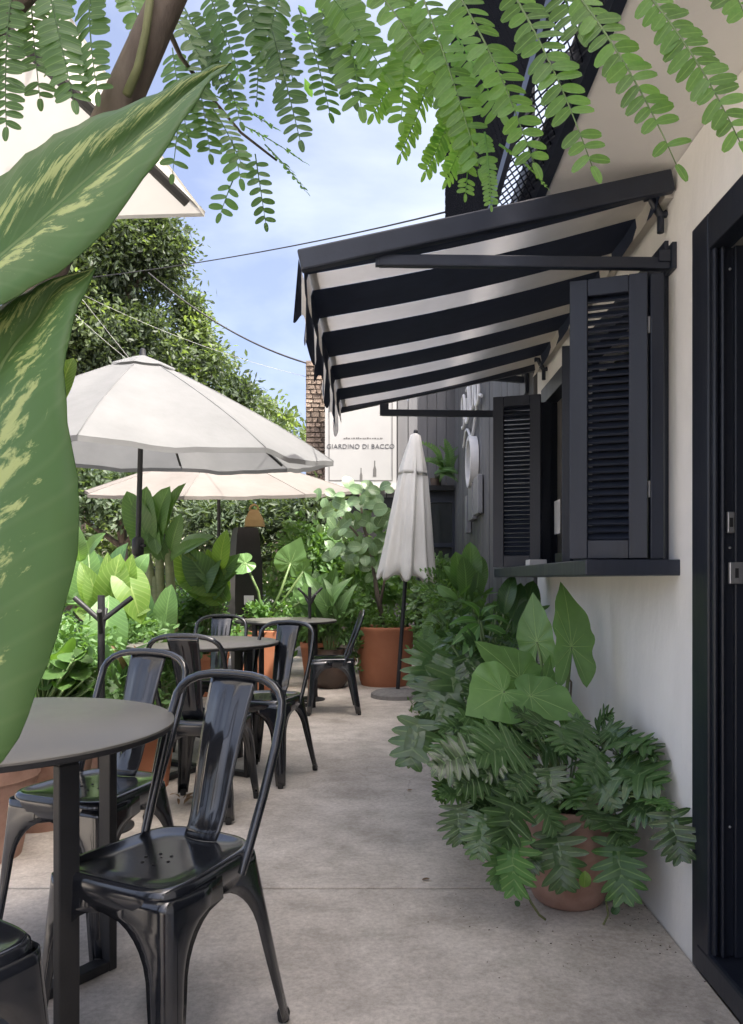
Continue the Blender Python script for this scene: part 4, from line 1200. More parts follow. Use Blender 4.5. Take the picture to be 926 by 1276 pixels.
def hero_leaf(parent, up, mid, low, m=5, bulge=0.010):
    """leaf surface through three edge curves given as (px, py, Y)"""
    def dense(c, n=26):
        c = [P(*q) for q in c]
        out = []
        k = len(c) - 1
        for i in range(n + 1):
            f = i / n * k; j = min(int(f), k - 1); t = f - j
            p0, p1, p2, p3 = c[max(j - 1, 0)], c[j], c[j + 1], c[min(j + 2, k)]
            out.append(0.5 * ((2 * p1) + (p2 - p0) * t + (2 * p0 - 5 * p1 + 4 * p2 - p3) * t * t + (3 * p1 - p0 - 3 * p2 + p3) * t ** 3))
        return out
    U, Mi, Lo = dense(up), dense(mid), dense(low)
    rows, uvs = [], []
    n = len(U) - 1
    for i in range(n + 1):
        row = []
        for j in range(-m, m + 1):
            s_ = j / m
            e = U[i] if s_ < 0 else Lo[i]
            p = Mi[i].lerp(e, abs(s_))
            bl = bulge * math.sin(math.pi * min(abs(s_), 1)) * math.sin(math.pi * (0.08 + 0.9 * i / n))
            rp = 0.0016 * math.sin(i * 1.9 + abs(s_) * 3) * abs(s_)
            p = p + Vector((0, -bl - rp, 0))
            row.append(p); uvs.append((0.5 + 0.5 * s_, i / n))
        rows.append(row)
    o = mk('leaf', MB().grid(rows, uvs).mesh('leaf', True), M['l_varieg'], parent)
    solid(o, 0.0009, 0)
    return o


hero_leaf(vp, [(-60, 268, .585), (0, 221, .58), (39, 189, .58), (78, 164, .582), (129, 142, .585), (184, 122, .59), (235, 95, .592), (270, 82, .592), (288, 80, .59)],
          [(-110, 400, .56), (-40, 352, .56), (15, 308, .56), (66, 262, .565), (118, 216, .57), (170, 172, .58), (222, 128, .585), (262, 97, .59), (288, 80, .59)],
          [(-100, 440, .50), (-30, 402, .50), (0, 380, .50), (50, 352, .50), (112, 308, .505), (184, 217, .52), (232, 146, .54), (262, 102, .565), (288, 80, .59)])
hero_leaf(vp, [(-150, 700, .56), (-140, 600, .56), (-120, 520, .56), (-90, 460, .555), (-60, 425, .55), (-20, 395, .545), (20, 370, .535), (62, 350, .525), (121, 334, .52)],
          [(-120, 960, .53), (-100, 830, .53), (-80, 720, .53), (-50, 610, .53), (-25, 520, .53), (8, 446, .53), (45, 400, .53), (72, 358, .525), (121, 334, .52)],
          [(-60, 1010, .47), (10, 940, .465), (52, 845, .465), (88, 728, .465), (99, 630, .467), (84, 520, .475), (81, 450, .487), (97, 385, .503), (121, 334, .52)])
leaf(vp, 'round', 'l_bright', P(74, 505, .62), P(92, 446, .63), (0, -1, 0.2), 0.62)
b = MB()
for tgt in (P(-110, 400, .56), P(-120, 960, .53), P(70, 510, .62)):
    stemtube(b, (-0.43, 0.6, 1.08), tgt, 0.008, 0.005, 0.1)
mk('leaf_stalk', b.mesh('leaf_stalk', True), M['stem'], vp)

# ------------------------------------------------------------------ feathery tree overhead
ft = thing('feathery_tree', 'feathery leaved tree with a leaning brown trunk, its fronds hanging across the top', 'tree', (-1.0, 1.1, 0))
trunk_pts = [(-1.0, 1.12, 0), (-0.98, 1.12, 0.5), (-0.92, 1.13, 1.0), (-0.80, 1.15, 1.4), P(30, 400, 1.17), P(100, 235, 1.18), P(152, 125, 1.19), P(190, 40, 1.2), P(222, -30, 1.2), P(270, -130, 1.22), P(330, -260, 1.3)]
mk('trunk', MB().tube(trunk_pts, [0.055, 0.045, 0.038, 0.034, 0.032, 0.0305, 0.029, 0.0275, 0.026, 0.024, 0.02], 14).mesh('trunk', True), M['bark'], ft)
mk('green_shoot', MB().tube([P(158, 118, 1.155), P(172, 85, 1.157), P(182, 40, 1.16), P(188, -10, 1.163)], [0.007, 0.0065, 0.006, 0.006], 8).mesh('green_shoot', True), M['twig'], ft)
limbs = [[P(222, -30, 1.2), P(330, -70, 1.15), P(450, -75, 1.08), P(600, -80, 1.0), P(760, -70, 0.95), P(930, -85, 0.92)],
         [P(270, -130, 1.22), P(360, -110, 1.35), P(470, -90, 1.5), P(560, -60, 1.6)],
         [P(222, -30, 1.2), P(120, -90, 1.2), P(10, -80, 1.15), P(-80, -90, 1.1)],
         [P(-40, 60, 1.2), P(-5, 26, 1.2), P(30, -6, 1.2), P(70, -50, 1.22)],
         [P(200, 15, 1.22), P(225, 70, 1.45), P(262, 120, 1.6), P(300, 165, 1.7), P(345, 200, 1.75)]]
for l, r in zip(limbs, (0.016, 0.014, 0.016, 0.022, 0.005)):
    mk('limb', MB().tube(l, [r * (1 - 0.12 * i) for i in range(len(l))], 8).mesh('limb', True), M['bark'], ft)
leaflet = blade('leaflet', lambda v: 0.235 * max(math.sin(math.pi * min(0.05 + 0.93 * v, 1)), 0) ** 0.38, 6, 1, 0.16, 0.06)
NLF = [0]


def pinna(base, tip, hint, npair, ll, wide=1.0, mat='l_pinna', single=False, bow=0.04, ang=66, name='frond'):
    base, tip, hint = Vector(base), Vector(tip), Vector(hint)
    d = tip - base; L = d.length; d.normalize()
    x = d.cross(hint).normalized(); z = x.cross(d)
    pts = []
    for i in range(9):
        t = i / 8
        pts.append(base + d * L * t + z * bow * L * 4 * t * (1 - t) + Vector((0, 0, -0.02 * L * t * t)))
    rb_ = MB().tube(pts, [0.0016 * (1 - 0.6 * i / 8) for i in range(9)], 5)
    me_l = mesh_with(leaflet, M[mat])
    mats = []
    npair = int(npair * 1.2)
    for i in range(npair):
        t = 0.06 + 0.92 * (i + 0.5) / npair
        f = t * 8; j = min(int(f), 7)
        c = pts[j].lerp(pts[j + 1], f - j)
        if random.random() < 0.035: continue
        sz = ll * (0.72 + 0.4 * math.sin(math.pi * (0.15 + 0.72 * t))) * random.uniform(0.92, 1.06)
        for sgn in (-1, 1):
            a = R(ang + random.uniform(-7, 7))
            dl = d * math.cos(a) + x * sgn * math.sin(a)
            dl = (dl + z * random.uniform(-0.22, 0.12)).normalized()
            mats.append(leafM(c + d * (0.0 if sgn > 0 else L / npair * 0.25), c + dl * sz, z + x * sgn * random.uniform(-0.45, 0.5) + d * random.uniform(-.2, .2), wide * random.uniform(.85, 1.08)))
    # end leaflet
    mats.append(leafM(pts[-1], pts[-1] + d * ll * 0.8, z, wide))
    if single:
        o = mk(name, rb_.mesh(name, True), M['stem'], ft)
        for Mx in mats:
            mk('leaflet', me_l, None, o, Mx); NLF[0] += 1
        return o
    src_v = [v.co.copy() for v in leaflet.vertices]; src_f = [tuple(p.vertices) for p in leaflet.polygons]
    uvs = [(0.5 + (v.x / 0.42), v.y) for v in src_v]
    for Mx in mats:
        rb_.add([Mx @ v for v in src_v], src_f, uvs)
    return mk(name, rb_.mesh(name, True), M[mat], ft)


cam_h = (0.0, -1.0, 0.15)
near = [((800, -15), (922, 172), .86, 13, .028), ((712, -15), (843, 200), .90, 14, .029), ((632, -20), (738, 202), .95, 14, .030), ((566, -15), (665, 198), 1.0, 14, .030),
        ((522, -15), (598, 205), 1.05, 14, .029), ((462, -20), (560, 120), 1.08, 11, .029), ((895, -35), (928, 18), .86, 5, .028)]
for (bx, by), (tx, ty), Y, npn, ll in near:
    pinna(P(bx, by, Y), P(tx, ty, Y * 0.97), (random.uniform(-.2, .2), -1, 0.25), npn, ll, 1.0, 'l_pinna', single=True)
more = [((488, -20), (575, 165), 1.12, 14, .028), ((545, 10), (625, 140), 1.1, 12, .027), ((425, -10), (450, 130), 1.2, 8, .036), ((400, -20), (480, 90), 1.18, 11, .030), ((505, 20), (500, 150), 1.2, 12, .026), ((680, -40), (722, 40), .98, 6, .028)]
for (bx, by), (tx, ty), Y, npn, ll in more:
    pinna(P(bx, by, Y), P(tx, ty, Y * 0.97), (random.uniform(-.3, .3), -1, 0.25), npn, ll, 1.0, 'l_pinna')
# small young fronds and narrow edge-on ones
for (bx, by), (tx, ty), Y, npn, ll, hint in (((604, 165), (612, 254), 1.0, 15, .011, (0, -1, .1)), ((622, 180), (681, 232), 1.0, 13, .008, (0, -.6, 1)), ((585, 150), (580, 240), 1.03, 12, .014, (0.3, -1, .1)),
                                             ((545, 60), (499, 190), 1.25, 18, .022, (0.8, -.6, .1)), ((572, 115), (530, 212), 1.2, 16, .022, (0.8, -.6, .1)), ((588, 140), (556, 222), 1.15, 14, .020, (0.75, -.6, .1)), ((520, 40), (465, 140), 1.25, 15, .024, (0.7, -.7, .1))):
    pinna(P(bx, by, Y), P(tx, ty, Y), hint, npn, ll, 1.0, 'l_pinna')
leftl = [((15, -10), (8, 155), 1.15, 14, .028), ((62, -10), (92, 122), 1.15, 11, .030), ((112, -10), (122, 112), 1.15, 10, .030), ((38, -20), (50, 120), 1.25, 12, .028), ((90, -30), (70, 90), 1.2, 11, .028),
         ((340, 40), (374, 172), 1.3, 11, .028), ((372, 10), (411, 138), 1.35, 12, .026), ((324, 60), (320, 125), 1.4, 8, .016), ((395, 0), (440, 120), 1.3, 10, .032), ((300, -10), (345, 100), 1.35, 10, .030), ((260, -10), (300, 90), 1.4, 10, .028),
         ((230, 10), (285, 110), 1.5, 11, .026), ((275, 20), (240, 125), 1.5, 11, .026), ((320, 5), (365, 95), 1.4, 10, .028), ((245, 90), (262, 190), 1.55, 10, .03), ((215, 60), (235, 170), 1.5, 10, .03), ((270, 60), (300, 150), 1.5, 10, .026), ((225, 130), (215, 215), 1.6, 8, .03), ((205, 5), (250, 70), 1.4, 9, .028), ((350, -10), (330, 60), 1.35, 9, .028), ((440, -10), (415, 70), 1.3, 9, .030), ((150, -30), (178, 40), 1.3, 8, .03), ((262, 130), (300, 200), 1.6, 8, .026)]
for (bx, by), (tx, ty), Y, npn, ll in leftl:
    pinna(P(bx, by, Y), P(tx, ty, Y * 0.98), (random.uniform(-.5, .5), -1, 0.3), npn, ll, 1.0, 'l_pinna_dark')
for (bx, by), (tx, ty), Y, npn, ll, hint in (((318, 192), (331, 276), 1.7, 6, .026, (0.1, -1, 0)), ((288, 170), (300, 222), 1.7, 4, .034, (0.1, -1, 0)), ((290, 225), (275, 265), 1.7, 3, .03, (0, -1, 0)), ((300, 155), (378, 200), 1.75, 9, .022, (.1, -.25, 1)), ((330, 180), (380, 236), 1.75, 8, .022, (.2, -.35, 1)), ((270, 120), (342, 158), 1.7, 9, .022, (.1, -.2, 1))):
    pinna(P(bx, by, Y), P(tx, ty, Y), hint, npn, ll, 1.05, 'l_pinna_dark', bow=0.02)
# the crown above the picture: the same fronds, joined
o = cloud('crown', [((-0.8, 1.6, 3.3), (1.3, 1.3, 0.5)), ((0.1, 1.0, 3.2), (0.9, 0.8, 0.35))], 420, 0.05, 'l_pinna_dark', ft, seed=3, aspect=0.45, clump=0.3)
o['kind'] = 'stuff'

# ------------------------------------------------------------------ terracotta pot with the lobed plant (front right)
ph = thing('lobed_leaf_plant', 'terracotta pot overflowing with dark deeply lobed leaves, nearest by the wall', 'potted plant', (0.63, 2.62, 0))
pot(ph, 0.63, 2.62, [(0, 0), (0.105, 0), (0.118, 0.012), (0.145, 0.07), (0.162, 0.14), (0.166, 0.20), (0.158, 0.26), (0.148, 0.285), (0.147, 0.292), (0.158, 0.297), (0.160, 0.33), (0.154, 0.336), (0.142, 0.334), (0.138, 0.30)], 'terracotta', 0.14, 0.305)


def Z7(x, y): return (500 + x / 2.437, 860 + y / 2.437)


c0 = Vector((0.63, 2.62, 0.31))
phl = [((225, 195), (88, 245), 2.45, 2.42), ((350, 175), (215, 215), 2.5, 2.42), ((230, 125), (110, 128), 2.75, 2.7), ((430, 190), (560, 175), 2.6, 2.6), ((620, 190), (705, 135), 2.6, 2.5), ((598, 118), (650, 68), 2.7, 2.62), ((650, 235), (802, 305), 2.48, 2.3), ((690, 190), (785, 212), 2.5, 2.35),
       ((600, 250), (655, 365), 2.45, 2.38), ((345, 305), (300, 475), 2.42, 2.33), ((400, 320), (472, 440), 2.44, 2.38), ((450, 240), (462, 345), 2.46, 2.4), ((468, 425), (500, 612), 2.43, 2.40), ((345, 450), (352, 625), 2.36, 2.34), ((655, 455), (680, 650), 2.42, 2.36), ((815, 372), (855, 522), 2.2, 2.17),
       ((700, 350), (795, 395), 2.4, 2.28), ((250, 380), (232, 515), 2.4, 2.36), ((560, 270), (515, 340), 2.5, 2.45), ((190, 320), (112, 318), 2.45, 2.42), ((530, 170), (440, 150), 2.62, 2.6), ((310, 200), (245, 275), 2.45, 2.4), ((750, 335), (825, 385), 2.3, 2.2), ((655, 380), (690, 460), 2.44, 2.4), ((400, 120), (330, 55), 2.7, 2.7),
       ((270, 250), (160, 300), 2.45, 2.38), ((480, 150), (560, 90), 2.7, 2.72), ((640, 140), (720, 170), 2.6, 2.5), ((300, 140), (190, 170), 2.62, 2.55), ((540, 220), (620, 240), 2.55, 2.45), ((380, 240), (330, 330), 2.45, 2.38), ((720, 260), (760, 330), 2.4, 2.3), ((560, 330), (600, 420), 2.45, 2.42), ((420, 480), (395, 560), 2.44, 2.42), ((300, 470), (285, 590), 2.4, 2.36), ((170, 350), (180, 470), 2.42, 2.4), ((250, 110), (160, 80), 2.75, 2.72), ((330, 90), (260, 60), 2.8, 2.78), ((430, 90), (380, 150), 2.6, 2.5), ((480, 120), (500, 200), 2.55, 2.45), ((560, 110), (530, 180), 2.6, 2.5), ((620, 120), (690, 170), 2.6, 2.5), ((660, 160), (770, 190), 2.5, 2.38), ((180, 160), (100, 190), 2.6, 2.55), ((240, 160), (170, 210), 2.55, 2.48), ((600, 190), (560, 280), 2.48, 2.4), ((380, 160), (300, 200), 2.55, 2.48), ((130, 270), (110, 340), 2.5, 2.45)]
b = MB()
for i, (a, t, Ya, Yt) in enumerate(phl):
    pa, pt = P(*Z7(*a), Ya), P(*Z7(*t), Yt)
    pt.z = max(pt.z, 0.03)
    down = (pa.z - pt.z) / (pt - pa).length
    hint = Vector((random.uniform(-.35, .35), -0.55 - 0.5 * max(down, 0), 0.8 - 0.6 * max(down, 0)))
    leaf(ph, 'phil', 'l_philg' if i in (18, 22, 14, 13) else 'l_phil', pa, pt, hint, random.uniform(0.95, 1.2), random.uniform(-.3, .3))
    rimp = c0 + (pa - c0) * 0.25; rimp.z = max(rimp.z, 0.35)
    b.tube([c0 + Vector((random.uniform(-.05, .05), random.uniform(-.05, .05), 0)), rimp + Vector((0, 0, 0.04)), pa.lerp(rimp, 0.4) + Vector((0, 0, 0.04)), pa], [0.004, 0.0036, 0.003, 0.0025], 5)
for k in range(16):
    a = random.uniform(0, 2 * math.pi); rr = random.uniform(0.12, 0.3)
    p1 = c0 + Vector((rr * math.cos(a), rr * 0.8 * math.sin(a) + 0.02, random.uniform(0.02, 0.22)))
    p1.x = min(p1.x, 0.80)
    p2 = p1 + Vector((0.17 * math.cos(a), 0.14 * math.sin(a), random.uniform(-.1, .06))); p2.x = min(p2.x, 0.865)
    leaf(ph, 'phil', 'l_phil', p1, p2, (random.uniform(-.3, .3), -0.5, 0.9), 1.1)
    b.tube([c0, c0.lerp(p1, 0.5) + Vector((0, 0, 0.06)), p1], [0.0035, 0.003, 0.0025], 5)
mk('leaf_stalk', b.mesh('leaf_stalk', True), M['stem'], ph)['kind'] = 'stuff'
for (a, t, Y) in (((555, 600), (558, 548), 2.33), ((300, 570), (290, 610), 2.36), ((360, 655), (345, 640), 2.42), ((640, 680), (660, 650), 2.45)):
    leaf(ph, 'round', 'l_bright' if Y == 2.33 else 'l_ribdark', P(*Z7(*a), Y), P(*Z7(*t), Y), (0, -1, 0.3), 1.0)
mk('dry_stalk', MB().tube([P(650, 1100, 2.42), P(662, 1125, 2.4), P(672, 1140, 2.4), P(680, 1146, 2.4)], 0.004, 6).tube([P(755, 1120, 2.44), P(758, 1140, 2.43), P(752, 1152, 2.4)], 0.0035, 6).mesh('dry_stalk', True), M['twig'], ph)

# ------------------------------------------------------------------ elephant ear
el = thing('elephant_ear_plant', 'elephant ear with pale heart shaped leaves against the white wall', 'potted plant', (0.70, 3.05, 0))
pot(el, 0.70, 3.05, [(0, 0), (0.1, 0), (0.135, 0.2), (0.14, 0.26), (0.13, 0.26), (0.125, 0.23)], 'terracotta', 0.127, 0.235)
els = [((712, 806), (707, 729), 2.95, 3.0, (0.45, -1, 0.1), 1.0, 'alo_tall'), ((669, 800), (662, 742), 3.1, 3.12, (-0.5, -1, 0.1), 1.0, 'alo_tall'), ((627, 862), (584, 888), 2.8, 2.72, (0.1, -0.9, 0.5), 1.28, 'alo'), ((661, 867), (726, 891), 2.82, 2.72, (0.15, -0.6, 0.8), 1.05, 'alo'), ((648, 846), (598, 800), 2.95, 2.95, (0.4, -0.8, 0.6), 0.95, 'alo'), ((676, 858), (690, 818), 3.0, 3.05, (0.7, -0.8, 0.3), 0.9, 'alo_tall')]
b = MB()
for (a, t, Ya, Yt, hint, wd, kd) in els:
    pa, pt = P(*a, Ya), P(*t, Yt)
    pt = pa + (pt - pa) * 1.08
    leaf(el, kd, 'l_alo', pa, pt, hint, wd)
    base = Vector((0.70 + random.uniform(-.03, .03), 3.03, 0.23))
    mk('leaf_stalk', MB().tube([base, base.lerp(pa, 0.5) + Vector((0.01, 0, 0.05)), base.lerp(pa, 0.85) + Vector((0.005, 0, 0.03)), pa], [0.012, 0.009, 0.007, 0.005], 8).mesh('leaf_stalk', True), M['stem'], el)
mk('bare_twig', MB().tube([(0.73, 3.1, 0.24), P(712, 850, 3.08), P(702, 838, 3.08), P(709, 822, 3.08), P(716, 800, 3.1)], [0.006, 0.005, 0.005, 0.004, 0.003], 6).mesh('bare_twig', True), M['bark'], el)

# ------------------------------------------------------------------ the other plants along the wall
def bushy(name, label, cat, x, y, spec, filler=None, potspec=None, group='potted plants along the cafe wall'):
    r = thing(name, label, cat, (x, y, 0), 0, group)
    if potspec:
        rt, rb_, h, mt = potspec
        pot(r, x, y, [(0, 0), (rb_, 0), (rt * 0.97, h * 0.85), (rt, h * 0.86), (rt, h), (rt * 0.92, h), (rt * 0.9, h * 0.9)], mt, rt * 0.91, h * 0.91)
    h = potspec[2] if potspec else 0.05
    b = MB()
    for (kind, mat, a, t, Ya, Yt, hint, wd) in spec:
        if t is None: t = (a[0] + random.uniform(-17, 17), a[1] - random.uniform(2, 16))
        pa, pt = P(*a, Ya), P(*t, Yt)
        pt.z = max(pt.z, 0.02); pa.z = max(pa.z, 0.02)
        pa.x = min(pa.x, WX - 0.05); pt.x = min(pt.x, WX - 0.04)
        leaf(r, kind, mat, pa, pt, hint, wd, random.uniform(-.25, .25))
        base = Vector((x + random.uniform(-.04, .04), y + random.uniform(-.04, .04), h * 0.9))
        b.tube([base, base.lerp(pa, 0.5) + Vector((0, 0, 0.07)), pa], [0.007, 0.0055, 0.004], 6)
    if spec:
        mk('leaf_stalk', b.mesh('leaf_stalk', True), M['stem'], r)['kind'] = 'stuff'
    if filler:
        for q, (ells, n, size, mat, asp) in enumerate(filler):
            cloud('foliage', ells, n, size, mat, r, seed=int(abs(x) * 100 + y * 10 + q), aspect=asp, clump=0.09, up=0.4, hollow=0.3)['kind'] = 'stuff'
    return r


def Z6(x, y): return (480 + x / 3.307, 660 + y / 3.307)


up_ = (0, -0.75, 0.65)
ms = []
for (a, t, Y) in (((385, 370), (300, 290), 3.5), ((385, 380), (260, 395), 3.45), ((390, 390), (270, 480), 3.4), ((390, 395), (330, 600), 3.38), ((395, 380), (520, 400), 3.45), ((395, 375), (470, 310), 3.5), ((400, 400), (530, 470), 3.42)):
    ms.append(('lance', 'l_philg', Z6(*a), Z6(*t), Y, Y - 0.05, up_, 1.1))
for (a, t, Y) in (((140, 790), (95, 985), 3.0), ((300, 560), (240, 760), 3.3), ((200, 620), (180, 780), 3.4), ((330, 520), (410, 640), 3.3), ((170, 870), (150, 760), 3.1), ((250, 700), (200, 850), 3.2), ((420, 620), (330, 700), 3.2)):
    ms.append(('mons', 'l_phil', Z6(*a), Z6(*t), Y, Y - 0.06, (random.uniform(-.3, .3), -0.9, 0.4), 1.15))
for k in range(22):
    px, py = random.uniform(540, 640), random.uniform(790, 950)
    Y = random.uniform(3.1, 3.6)
    ms.append((random.choice(['lance', 'mons', 'phil']), random.choice(['l_phil', 'l_ribdark', 'l_phil']), (px, py), (px + random.uniform(-40, 25), py + random.uniform(-10, 60)), Y, Y - 0.08, (random.uniform(-.3, .3), -0.7, 0.6), 1.2))
bushy('split_leaf_plant', 'split leaf philodendron with fingered leaves hanging over the walkway edge', 'potted plant', 0.52, 3.52, ms,
      [([((0.50, 3.55, 0.55), (0.26, 0.28, 0.42))], 900, 0.075, 'l_ribdark', 0.35)], (0.15, 0.11, 0.3, 'terracotta'))
ms = []
for (a, t, Y, mat) in (((310, 270), (240, 150), 4.5, 'l_ribbed'), ((310, 280), (290, 90), 4.5, 'l_ribbed'), ((330, 270), (350, 50), 4.52, 'l_ribbed'), ((350, 280), (400, 110), 4.5, 'l_ribbed'), ((330, 290), (320, 110), 4.4, 'l_ribbed'), ((360, 300), (385, 170), 4.4, 'l_ribbed'), ((300, 290), (215, 230), 4.4, 'l_ribbed'),
                       ((490, 350), (530, 190), 4.0, 'l_ribdark'), ((520, 370), (560, 220), 4.05, 'l_ribdark'), ((460, 340), (470, 240), 4.0, 'l_ribdark'), ((560, 400), (610, 210), 4.1, 'l_ribdark'), ((530, 420), (590, 290), 3.9, 'l_ribdark'), ((440, 380), (380, 330), 3.9, 'l_ribdark')):
    ms.append(('paddle', mat, Z6(*a), Z6(*t), Y, Y + 0.02, (random.uniform(-.5, .5), -1, 0.25), 0.95))
bushy('broad_leaf_plant', 'upright broad ribbed leaves reaching up beside the far end of the window sill', 'potted plant', 0.56, 4.42, ms,
      [([((0.55, 4.3, 0.6), (0.3, 0.3, 0.42))], 1200, 0.07, 'l_small', 0.4)], (0.18, 0.13, 0.34, 'terracotta'))
bushy('trailing_plant', 'fine leaved trailing plant spilling to the floor by the umbrella base', 'potted plant', 0.44, 5.5,
      [('fern', 'l_small', (556 + random.uniform(-10, 14), 770 + random.uniform(-20, 60)), (548 + random.uniform(-28, 50), 790 + random.uniform(-50, 80)), 5.4, 5.3, (random.uniform(-.4, .4), -0.8, 0.6), 1.0) for k in range(34)],
      [([((0.46, 5.5, 0.7), (0.2, 0.26, 0.35)), ((0.33, 5.4, 0.4), (0.08, 0.12, 0.25))], 1900, 0.045, 'l_small', 0.5), ([((0.22, 5.3, 0.28), (0.06, 0.08, 0.13)), ((0.44, 5.3, 0.8), (0.2, 0.2, 0.22))], 800, 0.04, 'l_smallb', 0.5)], (0.17, 0.12, 0.4, 'terracotta'))
bushy('fern_plant', 'green fern arching in front of the dark boarded wall behind the shutters', 'potted plant', 0.58, 6.2,
      [('fern', 'l_small', (560 + random.uniform(-6, 20), 740 + random.uniform(-10, 40)), (520 + random.uniform(0, 90), 715 + random.uniform(-30, 70)), 6.0, 5.8, (random.uniform(-.4, .4), -0.6, 0.8), 1.0) for k in range(26)],
      [([((0.55, 6.2, 0.75), (0.34, 0.3, 0.4))], 1600, 0.07, 'l_small', 0.4)], (0.19, 0.14, 0.4, 'terracotta'))
bushy('window_fern', 'feathery fern on the shelf above the far window', 'plant', 0.60, 9.0,
      [('fern', 'l_small', (552 + random.uniform(-12, 14), 590), (552 + random.uniform(-34, 40), 590 + random.uniform(-45, 18)), 8.95, 8.85, (random.uniform(-.4, .4), -0.6, 0.8), 1.0) for k in range(18)], group=None)
# move that fern's stalk base up onto the shelf
wfp = [o for o in bpy.data.objects if o.name.startswith('window_fern')][0]
for ch in wfp.children:
    if ch.name.startswith('leaf_stalk'): bpy.data.objects.remove(ch)
b = MB().lathe([(0, 0), (0.06, 0), (0.075, 0.09), (0.068, 0.09), (0.06, 0.06)], (0.62, YE - 0.08, 2.242), 20)
mk('pot', b.mesh('pot', True, 50), M['brown_pot'], wfp)
b = MB()
for ch in wfp.children:
    if ch.name.startswith('leaf'):
        p = (W[ch.name]).translation
        b.tube([(0.62, YE - 0.08, 2.30), Vector((0.62, YE - 0.08, 2.30)).lerp(p, 0.5) + Vector((0, 0, 0.03)), p], 0.003, 5)
mk('leaf_stalk', b.mesh('leaf_stalk', True), M['stem'], wfp)['kind'] = 'stuff'
wb = bushy('window_shrub', 'pale leaved shrub below the far window', 'plant', 0.58, 8.7, [], [([((0.6, 8.7, 0.9), (0.26, 0.2, 0.45))], 700, 0.11, 'l_round', 0.6), ([((0.55, 8.8, 0.6), (0.3, 0.2, 0.6))], 900, 0.1, 'l_small', 0.5)], (0.2, 0.15, 0.4, 'brown_pot'), group=None)

# ------------------------------------------------------------------ far pots and plants
bp_ = thing('round_leaf_plant', 'round leaved shrub in the big orange terracotta pot behind the closed umbrella', 'potted plant', (0.0, 7.98, 0))
pot(bp_, 0.0, 7.98, [(0, 0), (0.25, 0), (0.268, 0.05), (0.29, 0.3), (0.293, 0.55), (0.300, 0.57), (0.303, 0.60), (0.295, 0.61), (0.27, 0.605), (0.265, 0.55)], 'terra_new', 0.266, 0.56)
mk('trunk', MB().tube([(0.0, 7.98, 0.55), P(470, 740, 7.95), P(463, 690, 7.95), P(452, 650, 7.95), P(448, 610, 7.95)], [0.03, 0.026, 0.022, 0.016, 0.008], 8).tube([P(472, 760, 7.95), P(480, 720, 7.95), P(487, 680, 8.0)], [0.018, 0.014, 0.008], 7).tube([P(463, 690, 7.95), P(440, 660, 7.9), P(420, 640, 7.9)], [0.014, 0.012, 0.006], 7).mesh('trunk', True), M['bark'], bp_)
for k in range(120):
    if k < 90:
        px, py = random.gauss(438, 20), random.gauss(655, 30)
        if k % 5 == 0: px, py = random.gauss(460, 10), random.gauss(616, 10)
        px, py = min(max(px, 396), 488), max(py, 610)
    else: px, py = random.gauss(470, 12), random.gauss(680, 22)
    Y = 7.9 + random.uniform(-.35, .35)
    a = random.uniform(0, 2 * math.pi); s_ = random.uniform(12, 20)
    leaf(bp_, 'round', 'l_round', P(px, py, Y), P(px + s_ * math.cos(a), py - abs(s_ * math.sin(a)) * random.choice([1, 1, -0.6]), Y + random.uniform(-.08, .08)), (random.uniform(-.7, .7), -1, random.uniform(0, .6)), 1.05)
cloud('undergrowth', [((0.02, 7.98, 0.68), (0.26, 0.24, 0.1))], 600, 0.05, 'l_smallb', bp_, seed=41, clump=0.07)['kind'] = 'stuff'
cloud('trailing_stem', [((-0.30, 7.8, 0.35), (0.05, 0.06, 0.3))], 260, 0.04, 'l_small', bp_, seed=42, clump=0.04)['kind'] = 'stuff'

br_ = bushy('bowl_plant', 'brown round clay pot of mixed greenery under the far table', 'potted plant', -0.56, 7.75,
            [('lance', random.choice(['l_small', 'l_ribbed']), (410 + random.uniform(-15, 15), 780), (410 + random.uniform(-45, 40), 735 + random.uniform(-25, 35)), 7.7, 7.6, (random.uniform(-.5, .5), -.8, .5), 1.2) for k in range(24)],
            [([((-0.5, 7.8, 0.75), (0.35, 0.3, 0.3))], 1200, 0.07, 'l_small', 0.45)], None, group='far pots')
pot(br_, -0.56, 7.75, [(0, 0), (0.13, 0), (0.19, 0.08), (0.215, 0.19), (0.19, 0.31), (0.15, 0.37), (0.155, 0.395), (0.13, 0.395), (0.12, 0.36)], 'brown_pot', 0.125, 0.37)
bx = thing('box_planter', 'square orange terracotta planter with tall stalked arum leaves, behind the middle table', 'potted plant', (-1.25, 7.7, 0), 0, 'far pots')
o = mk('pot', MB().box((-1.45, 7.5, 0), (-1.02, 7.9, 0.59)).mesh('pot'), M['terra_new'], bx); bevelled(o, 0.012)
mk('soil', MB().box((-1.43, 7.52, 0.591), (-1.04, 7.88, 0.60)).mesh('soil'), M['soil'], bx)
arum = [((362, 702), (374, 672), 7.7, 'alo'), ((378, 712), (384, 698), 7.6, 'alo'), ((306, 702), (282, 712), 7.6, 'alo_narrow'), ((384, 745), (380, 728), 7.5, 'alo')]
for (a, t, Y, kd) in arum:
    pa, pt = P(*a, Y), P(*t, Y - 0.05)
    leaf(bx, kd, 'l_alo', pa, pa + (pt - pa) * 1.1, (0.2, -1, 0.3), 1.05)
    mk('leaf_stalk', MB().tube([(-1.2 + random.uniform(-.08, .12), 7.7, 0.6), P((a[0] + 338) / 2, (a[1] + 772) / 2, 7.68), pa], [0.018, 0.014, 0.01], 8).mesh('leaf_stalk', True), M['stem'], bx)
cloud('undergrowth', [((-1.1, 7.7, 0.72), (0.4, 0.22, 0.12))], 700, 0.06, 'l_small', bx, seed=51, clump=0.09)['kind'] = 'stuff'
